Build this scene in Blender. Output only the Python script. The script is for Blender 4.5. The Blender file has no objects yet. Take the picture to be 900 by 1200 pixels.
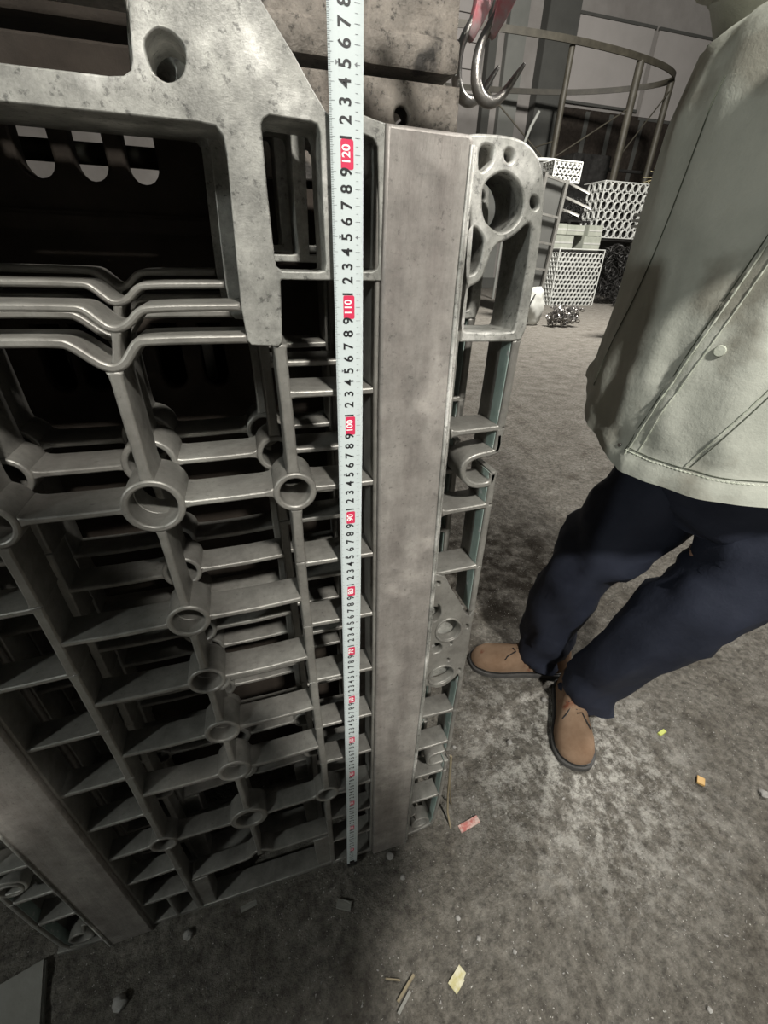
import bpy, bmesh, math, random
from mathutils import Vector, Matrix, noise
random.seed(7)
SC = bpy.context.scene
COL = SC.collection

# ------------------------------------------------------------------ camera
# working units are centimetres: x along the tray, y away from the viewer, z up (ground at 5 cm)
def P(x, y, z): return Vector((x/100.0, y/100.0, (z-5.0)/100.0))
cam_d = bpy.data.cameras.new('camera'); cam = bpy.data.objects.new('camera', cam_d); COL.objects.link(cam)
cam_d.sensor_fit = 'VERTICAL'; cam_d.sensor_height = 36.0; cam_d.lens = 503.151/1200*36.0
cam_d.clip_start = 0.02; cam_d.clip_end = 200
R0 = (0.9592256, -0.2813237, 0.0272617); R1 = (-0.1217452, -0.4982978, -0.8584157); R2 = (0.2550771, 0.8200953, -0.5122298)
M = Matrix(((R0[0], -R1[0], -R2[0]), (R0[1], -R1[1], -R2[1]), (R0[2], -R1[2], -R2[2]))).to_4x4()
M.translation = P(-8.252, -39.62, 114.147)
cam.matrix_world = M
SC.camera = cam
SC.view_settings.view_transform = 'Standard'; SC.view_settings.look = 'None'
SC.view_settings.gamma = 1.0; SC.view_settings.use_curve_mapping = False
SC.view_settings.exposure = 0.0

# ------------------------------------------------------------------ world and lamps
W = bpy.data.worlds.new('hall_air'); SC.world = W; W.use_nodes = True
W.node_tree.nodes['Background'].inputs[0].default_value = (0.80, 0.86, 0.84, 1)
W.node_tree.nodes['Background'].inputs[1].default_value = 0.04
def area(name, loc, target, size, power, col, sy=None):
    l = bpy.data.lights.new(name, 'AREA'); l.energy = power; l.color = col; l.size = size
    if sy: l.shape = 'RECTANGLE'; l.size_y = sy
    o = bpy.data.objects.new(name, l); COL.objects.link(o); o.location = loc
    o.rotation_euler = (Vector(target)-Vector(loc)).to_track_quat('-Z', 'Y').to_euler()
    return o
area('hall_floodlight', P(30, -190, 290), P(5, 0, 85), 0.15, 112, (1.0, 0.97, 0.9))
area('front_fill_light', P(110, -420, 90), P(0, 0, 60), 1.6, 11, (1.0, 0.97, 0.91), 1.6)  # added low fill for surfaces facing the viewer; no doorway stands there
area('left_hall_lamp', P(-190, -105, 165), P(10, 0, 80), 0.12, 13, (0.95, 1.0, 0.96))
area('far_hall_floodlight', P(560, 480, 760), P(950, 1250, 80), 1.2, 2100, (1.0, 0.97, 0.92))
area('side_hall_lamp', P(420, 40, 460), P(170, 180, 0), 0.7, 230, (1.0, 0.97, 0.92))

# ------------------------------------------------------------------ materials
def mat(name, col, rough=0.6, metal=0.0, var=0.0, vscale=8.0, col2=None, bump=0.0, bscale=60.0, spec=0.5, spots=None, stretch=None):
    m = bpy.data.materials.new(name); m.use_nodes = True; nt = m.node_tree; N = nt.nodes; L = nt.links
    b = N['Principled BSDF']; b.inputs['Base Color'].default_value = (*col, 1)
    b.inputs['Roughness'].default_value = rough; b.inputs['Metallic'].default_value = metal
    b.inputs['Specular IOR Level'].default_value = spec
    tc = N.new('ShaderNodeTexCoord'); src = tc.outputs['Object']
    if stretch:
        mp = N.new('ShaderNodeMapping'); mp.inputs['Scale'].default_value = stretch; L.new(src, mp.inputs['Vector']); srcs = mp.outputs['Vector']
    else: srcs = src
    if col2:
        n = N.new('ShaderNodeTexNoise'); n.inputs['Scale'].default_value = vscale; n.inputs['Detail'].default_value = 6; n.inputs['Roughness'].default_value = 0.65
        L.new(srcs, n.inputs['Vector'])
        r = N.new('ShaderNodeValToRGB'); r.color_ramp.elements[0].position = 0.5-var; r.color_ramp.elements[1].position = 0.5+var
        r.color_ramp.elements[0].color = (*col, 1); r.color_ramp.elements[1].color = (*col2, 1)
        L.new(n.outputs['Fac'], r.inputs['Fac']); out = r.outputs['Color']
        if spots:
            n2 = N.new('ShaderNodeTexNoise'); n2.inputs['Scale'].default_value = spots[1]; n2.inputs['Detail'].default_value = 5; L.new(src, n2.inputs['Vector'])
            r2 = N.new('ShaderNodeValToRGB'); r2.color_ramp.elements[0].position = spots[2]; r2.color_ramp.elements[1].position = spots[2]+spots[3]
            L.new(n2.outputs['Fac'], r2.inputs['Fac'])
            mx = N.new('ShaderNodeMix'); mx.data_type = 'RGBA'; L.new(r2.outputs['Color'], mx.inputs['Factor'])
            L.new(out, mx.inputs['A']); mx.inputs['B'].default_value = (*spots[0], 1); out = mx.outputs['Result']
        L.new(out, b.inputs['Base Color'])
    if bump > 0:
        n3 = N.new('ShaderNodeTexNoise'); n3.inputs['Scale'].default_value = bscale; n3.inputs['Detail'].default_value = 8; n3.inputs['Roughness'].default_value = 0.7
        L.new(srcs if stretch else src, n3.inputs['Vector'])
        bp = N.new('ShaderNodeBump'); bp.inputs['Strength'].default_value = bump; bp.inputs['Distance'].default_value = 0.004
        L.new(n3.outputs['Fac'], bp.inputs['Height']); L.new(bp.outputs['Normal'], b.inputs['Normal'])
    return m
MAT = {}
MAT['cast'] = mat('cast_steel', (0.22, 0.22, 0.20), 0.45, 0.25, 0.20, 9, (0.40, 0.395, 0.365), 0.14, 420, spots=((0.72, 0.71, 0.67), 9, 0.54, 0.10))
def add_grain(m, s1, lo, hi, s2, dark, thr):
    # fine mottling and small dark pits multiplied into the base colour of a casting
    nt = m.node_tree; N = nt.nodes; L = nt.links; b = N['Principled BSDF']; src = b.inputs['Base Color'].links[0].from_socket
    tc = N.new('ShaderNodeTexCoord')
    def nz(s, a, c, ca, cc):
        n = N.new('ShaderNodeTexNoise'); n.inputs['Scale'].default_value = s; n.inputs['Detail'].default_value = 8; n.inputs['Roughness'].default_value = 0.75; L.new(tc.outputs['Object'], n.inputs['Vector'])
        r = N.new('ShaderNodeValToRGB'); r.color_ramp.elements[0].position = a; r.color_ramp.elements[1].position = c
        r.color_ramp.elements[0].color = (ca, ca, ca, 1); r.color_ramp.elements[1].color = (cc, cc, cc, 1); L.new(n.outputs['Fac'], r.inputs['Fac']); return r.outputs['Color']
    for col in (nz(s1, 0.33, 0.67, lo, hi), nz(s2, thr-0.07, thr, dark, 1.0)):
        x = N.new('ShaderNodeMix'); x.data_type = 'RGBA'; x.blend_type = 'MULTIPLY'; x.inputs['Factor'].default_value = 1.0
        L.new(src, x.inputs['A']); L.new(col, x.inputs['B']); src = x.outputs['Result']
    L.new(src, b.inputs['Base Color'])
    return m
add_grain(MAT['cast'], 45, 0.52, 1.25, 150, 0.45, 0.44)
MAT['castrib'] = mat('cast_steel_rib', (0.17, 0.16, 0.145), 0.40, 0.35, 0.2, 10, (0.29, 0.285, 0.26), 0.12, 200)
MAT['bar'] = mat('ground_steel_bar', (0.21, 0.19, 0.175), 0.45, 0.3, 0.18, 5, (0.34, 0.32, 0.295), 0.2, 60, spots=((0.43, 0.40, 0.37), 9, 0.58, 0.10), stretch=(6, 6, 0.8))
add_grain(MAT['castrib'], 35, 0.75, 1.18, 160, 0.6, 0.40)
add_grain(MAT['bar'], 40, 0.72, 1.2, 190, 0.6, 0.42)
MAT['teal'] = mat('chipped_green_paint', (0.22, 0.29, 0.26), 0.55, 0.0, 0.2, 30, (0.34, 0.42, 0.39), 0.2, 90, spots=((0.5, 0.52, 0.5), 60, 0.62, 0.03))
MAT['block'] = mat('rusty_cast_block', (0.13, 0.11, 0.092), 0.6, 0.2, 0.25, 9, (0.30, 0.27, 0.235), 0.7, 90, spots=((0.05, 0.045, 0.04), 14, 0.58, 0.06))
add_grain(MAT['block'], 30, 0.5, 1.3, 120, 0.4, 0.44)
MAT['darkbox'] = mat('scaled_and_shaded_steel', (0.018, 0.014, 0.011), 0.8, 0.0, 0.2, 9, (0.045, 0.036, 0.029), 0.3, 70, spec=0.2)  # near black; also carries the shade on the blocks behind the trays
MAT['tape'] = mat('tape_enamel', (0.52, 0.58, 0.58), 0.35, 0.0, 0.3, 3, (0.60, 0.66, 0.66))
MAT['ink'] = mat('black_print', (0.012, 0.012, 0.014), 0.5)
MAT['tick'] = mat('grey_print', (0.16, 0.17, 0.18), 0.5)
MAT['red'] = mat('crimson_print', (0.62, 0.03, 0.09), 0.4)
MAT['white'] = mat('white_print', (0.9, 0.9, 0.9), 0.5)
MAT['steel'] = mat('worn_bright_steel', (0.22, 0.21, 0.20), 0.28, 0.8, 0.2, 12, (0.42, 0.40, 0.38), 0.3, 90)
MAT['hookred'] = mat('worn_red_paint', (0.45, 0.12, 0.14), 0.5, 0.2, 0.10, 30, (0.36, 0.27, 0.27), 0.2, 60)
MAT['navy'] = mat('navy_drill', (0.010, 0.013, 0.025), 0.75, 0, 0.3, 7, (0.030, 0.035, 0.055), 0.5, 22, spec=0.3)
MAT['jacket'] = mat('pale_green_canvas', (0.42, 0.435, 0.38), 0.8, 0, 0.16, 5, (0.60, 0.61, 0.54), 0.6, 18, spec=0.25, spots=((0.33, 0.32, 0.27), 9, 0.56, 0.12))
MAT['seam'] = mat('pale_green_thread', (0.42, 0.45, 0.37), 0.8, 0, 0.1, 20, (0.56, 0.58, 0.50), 0.4, 80)
MAT['darkthread'] = mat('dark_seam_line', (0.09, 0.10, 0.075), 0.9)
MAT['suede'] = mat('dusty_brown_suede', (0.17, 0.105, 0.065), 0.9, 0, 0.2, 14, (0.27, 0.185, 0.125), 0.35, 90, spec=0.2, spots=((0.17, 0.06, 0.035), 18, 0.62, 0.08))
MAT['rubber'] = mat('dusty_black_rubber', (0.03, 0.03, 0.03), 0.7, 0, 0.2, 14, (0.09, 0.085, 0.08), 0.3, 60)
MAT['skin'] = mat('skin', (0.45, 0.27, 0.19), 0.55)
MAT['hair'] = mat('black_hair', (0.012, 0.010, 0.009), 0.6, bump=0.6, bscale=120)
MAT['wall'] = mat('grimy_plaster', (0.20, 0.185, 0.17), 0.9, 0, 0.22, 0.5, (0.34, 0.32, 0.30), 0.2, 3)
MAT['wallpanel'] = mat('pale_wall_panel', (0.33, 0.31, 0.29), 0.85, 0, 0.3, 0.4, (0.45, 0.42, 0.40))
MAT['column'] = mat('painted_column', (0.15, 0.155, 0.14), 0.8, 0, 0.3, 0.8, (0.24, 0.24, 0.22))
MAT['darkcol'] = mat('sooty_column', (0.055, 0.055, 0.05), 0.85, 0, 0.3, 0.8, (0.10, 0.10, 0.09))
MAT['pipe'] = mat('olive_painted_pipe', (0.030, 0.026, 0.018), 0.6, 0.1, 0.2, 4, (0.065, 0.058, 0.042))
MAT['galv'] = mat('pale_heat_resistant_steel', (0.46, 0.47, 0.44), 0.5, 0.1, 0.2, 6, (0.70, 0.70, 0.66))
MAT['darkiron'] = mat('black_iron', (0.015, 0.014, 0.013), 0.5, 0.4, 0.2, 6, (0.05, 0.048, 0.045))
MAT['carton'] = mat('pale_box', (0.24, 0.255, 0.21), 0.8, 0, 0.2, 3, (0.38, 0.39, 0.33))
MAT['sack'] = mat('white_woven_sack', (0.34, 0.34, 0.31), 0.8, 0, 0.25, 6, (0.50, 0.50, 0.46), 0.5, 14)
MAT['straw'] = mat('yellow_straw', (0.35, 0.30, 0.16), 0.8)
MAT['paperred'] = mat('faded_red_paper', (0.50, 0.16, 0.14), 0.7, 0, 0.08, 90, (0.62, 0.45, 0.40))
MAT['card'] = mat('yellowed_card', (0.42, 0.38, 0.18), 0.7, 0, 0.1, 80, (0.55, 0.52, 0.38))
MAT['stone'] = mat('grey_stone', (0.22, 0.21, 0.195), 0.85, 0, 0.2, 40, (0.42, 0.41, 0.39), 0.5, 80)
MAT['slab'] = mat('dusty_steel_plate', (0.22, 0.215, 0.19), 0.75, 0.1, 0.2, 7, (0.31, 0.305, 0.28), 0.25, 40, spots=((0.12, 0.08, 0.06), 12, 0.62, 0.08))
MAT['wood'] = mat('splintered_wood', (0.24, 0.20, 0.13), 0.85)
MAT['lime'] = mat('lime_green_plastic', (0.48, 0.52, 0.12), 0.6)
MAT['orange'] = mat('orange_chip', (0.55, 0.34, 0.12), 0.6)

def dirt_material():
    m = bpy.data.materials.new('trodden_foundry_dirt'); m.use_nodes = True; nt = m.node_tree; N = nt.nodes; L = nt.links
    b = N['Principled BSDF']; b.inputs['Roughness'].default_value = 0.9; b.inputs['Specular IOR Level'].default_value = 0.2
    tc = N.new('ShaderNodeTexCoord'); O = tc.outputs['Object']
    def nz(s, d=6, r=0.6):
        n = N.new('ShaderNodeTexNoise'); n.inputs['Scale'].default_value = s; n.inputs['Detail'].default_value = d; n.inputs['Roughness'].default_value = r
        L.new(O, n.inputs['Vector']); return n.outputs['Fac']
    def ramp(f, a, bb, ca, cb):
        r = N.new('ShaderNodeValToRGB'); r.color_ramp.elements[0].position = a; r.color_ramp.elements[1].position = bb
        r.color_ramp.elements[0].color = (*ca, 1); r.color_ramp.elements[1].color = (*cb, 1); L.new(f, r.inputs['Fac']); return r.outputs['Color']
    def mix(f, a, bb, mode='MIX'):
        x = N.new('ShaderNodeMix'); x.data_type = 'RGBA'; x.blend_type = mode
        if isinstance(f, float): x.inputs['Factor'].default_value = f
        else: L.new(f, x.inputs['Factor'])
        for s, v in (('A', a), ('B', bb)):
            if isinstance(v, tuple): x.inputs[s].default_value = (*v, 1)
            else: L.new(v, x.inputs[s])
        return x.outputs['Result']
    base = ramp(nz(6.5, 9, 0.75), 0.33, 0.70, (0.13, 0.118, 0.10), (0.275, 0.262, 0.235))
    fine = ramp(nz(55, 8, 0.75), 0.36, 0.66, (0.32, 0.31, 0.30), (1.35, 1.33, 1.3))
    c = mix(0.8, base, fine, 'MULTIPLY')
    # pale powder (scale and lime) around the boots, as it lies on the floor
    sx = N.new('ShaderNodeVectorMath'); sx.operation = 'DISTANCE'; L.new(O, sx.inputs[0]); sx.inputs[1].default_value = (0.585, 0.07, 0.0)
    g = N.new('ShaderNodeMapRange'); g.inputs['From Min'].default_value = 0.05; g.inputs['From Max'].default_value = 0.40; g.inputs['To Min'].default_value = 1; g.inputs['To Max'].default_value = 0
    L.new(sx.outputs['Value'], g.inputs['Value'])
    pw = ramp(nz(24, 10, 0.8), 0.47, 0.58, (0, 0, 0), (1, 1, 1))
    ml = N.new('ShaderNodeMath'); ml.operation = 'MULTIPLY'; L.new(g.outputs['Result'], ml.inputs[0]); L.new(pw, ml.inputs[1])
    c = mix(ml.outputs['Value'], c, (0.62, 0.60, 0.55))
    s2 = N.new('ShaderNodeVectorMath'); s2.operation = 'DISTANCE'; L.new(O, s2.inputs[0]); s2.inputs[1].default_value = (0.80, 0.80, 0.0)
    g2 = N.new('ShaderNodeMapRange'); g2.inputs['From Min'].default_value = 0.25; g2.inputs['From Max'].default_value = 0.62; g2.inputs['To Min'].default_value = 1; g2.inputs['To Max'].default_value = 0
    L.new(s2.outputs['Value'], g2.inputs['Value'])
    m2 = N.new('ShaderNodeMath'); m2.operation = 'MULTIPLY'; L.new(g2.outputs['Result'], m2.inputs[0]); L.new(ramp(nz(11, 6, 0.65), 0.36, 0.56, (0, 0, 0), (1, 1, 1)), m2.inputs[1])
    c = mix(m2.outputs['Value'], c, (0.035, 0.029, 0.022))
    sp = ramp(nz(230, 2, 0.5), 0.70, 0.74, (0, 0, 0), (1, 1, 1))
    c = mix(sp, c, (0.60, 0.58, 0.54))
    dk = ramp(nz(7, 6, 0.6), 0.55, 0.75, (1, 1, 1), (0.5, 0.47, 0.44))
    c = mix(0.8, c, dk, 'MULTIPLY')
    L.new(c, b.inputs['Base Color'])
    bp = N.new('ShaderNodeBump'); bp.inputs['Strength'].default_value = 1.0; bp.inputs['Distance'].default_value = 0.012
    L.new(nz(65, 9, 0.72), bp.inputs['Height']); L.new(bp.outputs['Normal'], b.inputs['Normal'])
    return m
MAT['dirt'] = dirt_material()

# ------------------------------------------------------------------ object helpers
def tagp(o, label=None, cat=None, group=None, kind=None):
    if label: o['label'] = label
    if cat: o['category'] = cat
    if group: o['group'] = group
    if kind: o['kind'] = kind
    return o
def thing(name, at, label, cat, group=None, rz=0):
    o = bpy.data.objects.new(name, None); COL.objects.link(o); o.location = at; o.rotation_euler = (0, 0, rz); o.empty_display_size = 0.05
    return tagp(o, label, cat, group)
def mesh_obj(name, me, m, parent=None):
    o = bpy.data.objects.new(name, me); COL.objects.link(o)
    if m:
        me.materials.clear(); me.materials.append(MAT[m])
    if parent is not None:
        o.parent = parent
    return o
def from_bm(name, bm, m, parent=None, org=None, smooth=True, angle=40):
    """bm in world metres; shifted to parent's origin (or to org)"""
    if org is None: org = parent_origin(parent)
    bmesh.ops.translate(bm, verts=bm.verts, vec=-org)
    bmesh.ops.recalc_face_normals(bm, faces=bm.faces)
    me = bpy.data.meshes.new(name); bm.to_mesh(me); bm.free()
    if smooth:
        me.shade_smooth(); me.set_sharp_from_angle(angle=math.radians(angle))
    o = mesh_obj(name, me, m, parent)
    if parent is None: o.location = org
    return o
def parent_origin(p):
    v = Vector((0, 0, 0))
    while p is not None:
        v = v + p.location; p = p.parent
    return v
def tube(bm, pts, r, seg=8, caps=True, flat=1.0, closed=False):
    """pts world metres, r number or list; swept tube"""
    n = len(pts); rs = r if isinstance(r, (list, tuple)) else [r]*n
    rings = []; up = None
    for i in range(n):
        if closed: d = pts[(i+1) % n]-pts[i-1]
        else: d = pts[min(i+1, n-1)]-pts[max(i-1, 0)]
        d.normalize()
        if up is None:
            up = d.orthogonal().normalized()
        up = (up - d*up.dot(d)).normalized(); s = d.cross(up)
        rings.append([bm.verts.new(pts[i]+(up*math.cos(a)+s*math.sin(a)*flat)*rs[i]) for a in (2*math.pi*k/seg for k in range(seg))])
    for i in range(n if closed else n-1):
        a, b = rings[i], rings[(i+1) % n]
        for k in range(seg):
            bm.faces.new((a[k], a[(k+1) % seg], b[(k+1) % seg], b[k]))
    if caps and not closed:
        bm.faces.new(rings[0][::-1]); bm.faces.new(rings[-1])
    return rings
def box(bm, lo, hi, rz=0, bev=0.0, piv=None):
    g = bmesh.ops.create_cube(bm, size=1.0); vs = g['verts']
    c = (Vector(lo)+Vector(hi))/2; s = Vector(hi)-Vector(lo)
    for v in vs: v.co = Vector((v.co.x*s.x, v.co.y*s.y, v.co.z*s.z))
    if bev > 0:
        es = list({e for v in vs for e in v.link_edges})
        r = bmesh.ops.bevel(bm, geom=es, offset=bev, segments=2, affect='EDGES'); vs = list({v for f in r['faces'] for v in f.verts} | {v for v in vs if v.is_valid})
    mt = Matrix.Rotation(rz, 3, 'Z')
    for v in vs: v.co = mt @ v.co + c
    return vs
def chaikin(pts, it=1, closed=True):
    for _ in range(it):
        q = []
        n = len(pts)
        if closed:
            for i in range(n):
                a, b = pts[i], pts[(i+1) % n]
                q += [(a[0]*.75+b[0]*.25, a[1]*.75+b[1]*.25), (a[0]*.25+b[0]*.75, a[1]*.25+b[1]*.75)]
        else:
            q = [pts[0]]
            for i in range(n-1):
                a, b = pts[i], pts[i+1]
                q += [(a[0]*.75+b[0]*.25, a[1]*.75+b[1]*.25), (a[0]*.25+b[0]*.75, a[1]*.25+b[1]*.75)]
            q.append(pts[-1])
        pts = q
    return pts
def stroke(pts, w, flare=0.0, fl=0.9, w2=None):
    """outline polygon of a thick polyline; ends flare out over length fl like cast fillets"""
    pts = [Vector(p) for p in pts]
    if flare > 0:   # insert points close to ends
        a, b = pts[0], pts[-1]; q = [a]
        d = (pts[1]-a); Ld = d.length; d.normalize()
        L2 = (b-pts[-2]).length
        k = min(fl, Ld*.4)
        q += [a+d*k*.35, a+d*k]
        q += pts[1:-1]
        e = (pts[-2]-b).normalized(); k2 = min(fl, L2*.4)
        q += [b+e*k2, b+e*k2*.35, b]
        ws = [w/2+flare, w/2+flare*.35, w/2]+[w/2]*(len(pts)-2)+[w/2, w/2+flare*.35, w/2+flare]
        pts = q
    else:
        ws = [w/2]*len(pts)
        if w2 is not None: ws = [w/2+(w2/2-w/2)*i/(len(pts)-1) for i in range(len(pts))]
    Lf, Rt = [], []
    n = len(pts)
    for i in range(n):
        d1 = (pts[i]-pts[i-1]).normalized() if i > 0 else (pts[1]-pts[0]).normalized()
        d2 = (pts[i+1]-pts[i]).normalized() if i < n-1 else d1
        t = (d1+d2).normalized(); nn = Vector((-t.y, t.x)); k = 1/max(0.5, t.dot(d1))
        Lf.append(tuple(pts[i]+nn*ws[i]*k)); Rt.append(tuple(pts[i]-nn*ws[i]*k))
    return Lf+Rt[::-1]
def circ(cx, cz, r, n=28, rz=None, ph=0):
    rz = r if rz is None else rz
    return [(cx+r*math.cos(ph+2*math.pi*k/n), cz+rz*math.sin(ph+2*math.pi*k/n)) for k in range(n)]
PEND = []
def solid(name, outline, holes, y0, depth, m, parent, bev=0.18, label=None, kind=None, org=None):
    """a cast wall: outline and holes in the tray's x-z plane (cm), front at y0, given depth"""
    c = bpy.data.curves.new(name, 'CURVE'); c.dimensions = '2D'; c.fill_mode = 'BOTH'
    for poly in [outline]+list(holes):
        s = c.splines.new('POLY'); s.points.add(len(poly)-1); s.use_cyclic_u = True
        for p, q in zip(s.points, poly): p.co = (q[0], q[1], 0, 1)
    c.extrude = max(0.01, depth/2-bev); c.bevel_depth = bev; c.bevel_resolution = 1; c.offset = -bev
    o = bpy.data.objects.new(name, c); COL.objects.link(o)
    PEND.append((o, name, y0+depth/2, m, parent, label, kind, org))
def flush():
    bpy.context.view_layer.update()
    dg = bpy.context.evaluated_depsgraph_get(); res = []
    for o, name, yc, m, parent, label, kind, org in PEND:
        me = bpy.data.meshes.new_from_object(o.evaluated_get(dg)); me.name = name
        og = parent_origin(parent) if org is None else org
        for v in me.vertices:
            x, y, z = v.co
            v.co = P(x, yc-z, y)-og
        me.shade_smooth(); me.set_sharp_from_angle(angle=math.radians(50))
        res.append((name, me, m, parent, label, kind, org))
    for o, *_ in PEND:
        cd = o.data; bpy.data.objects.remove(o); bpy.data.curves.remove(cd)
    PEND.clear()
    out = []
    for name, me, m, parent, label, kind, org in res:
        ob = mesh_obj(name, me, m, parent)
        if parent is None: ob.location = org
        tagp(ob, label, kind=kind); out.append(ob)
    return out
def copy_tree(o, parent=None):
    c = o.copy(); COL.objects.link(c)
    if parent is not None: c.parent = parent
    for ch in list(o.children): copy_tree(ch, c)
    return c

# ------------------------------------------------------------------ ground and hall
def ground_h(x, y):
    """height in metres at world metres"""
    d = noise.noise(Vector((x*1.3, y*1.3, 3)))*0.010
    d += noise.noise(Vector((x*7, y*7, 9)))*0.007
    d += noise.noise(Vector((x*22, y*22, 1)))*0.0062
    d += abs(noise.noise(Vector((x*60, y*60, 5))))*0.0055
    return d*min(1.0, 0.35+max(0, (abs(x-0.0)+abs(y))*0.8)) - 0.003
def axis(a, lo, hi, b, fine, g=1.14):
    xs = []; x = lo
    while x <= hi: xs.append(x); x += fine
    s = fine; v = hi
    while v < b: s *= g; v += s; xs.append(v)
    s = fine; v = lo; pre = []
    while v > a: s *= g; v -= s; pre.append(v)
    return pre[::-1]+xs
def make_ground():
    xs = axis(-6, -0.9, 1.7, 42, 0.011); ys = axis(-5, -0.5, 1.6, 21, 0.011)
    nx, ny = len(xs), len(ys)
    vs = [(x, y, ground_h(x, y)) for y in ys for x in xs]
    fs = [(j*nx+i, j*nx+i+1, (j+1)*nx+i+1, (j+1)*nx+i) for j in range(ny-1) for i in range(nx-1)]
    me = bpy.data.meshes.new('floor'); me.from_pydata(vs, [], fs); me.shade_smooth()
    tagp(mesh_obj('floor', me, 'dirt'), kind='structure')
make_ground()

def wall_box(name, lo, hi, m, parent=None):
    bm = bmesh.new(); box(bm, lo, hi)
    o = from_bm(name, bm, m, parent, org=Vector((0, 0, 0)) if parent is None else None, smooth=False)
    return tagp(o, kind='structure') if parent is None else o
wall = wall_box('wall_back', (-6, 19.0, -0.02), (40, 19.3, 13.0), 'wall')
wall_box('wall_left', (-6.3, -5, -0.02), (-6.0, 19.3, 13.0), 'wall')

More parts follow.
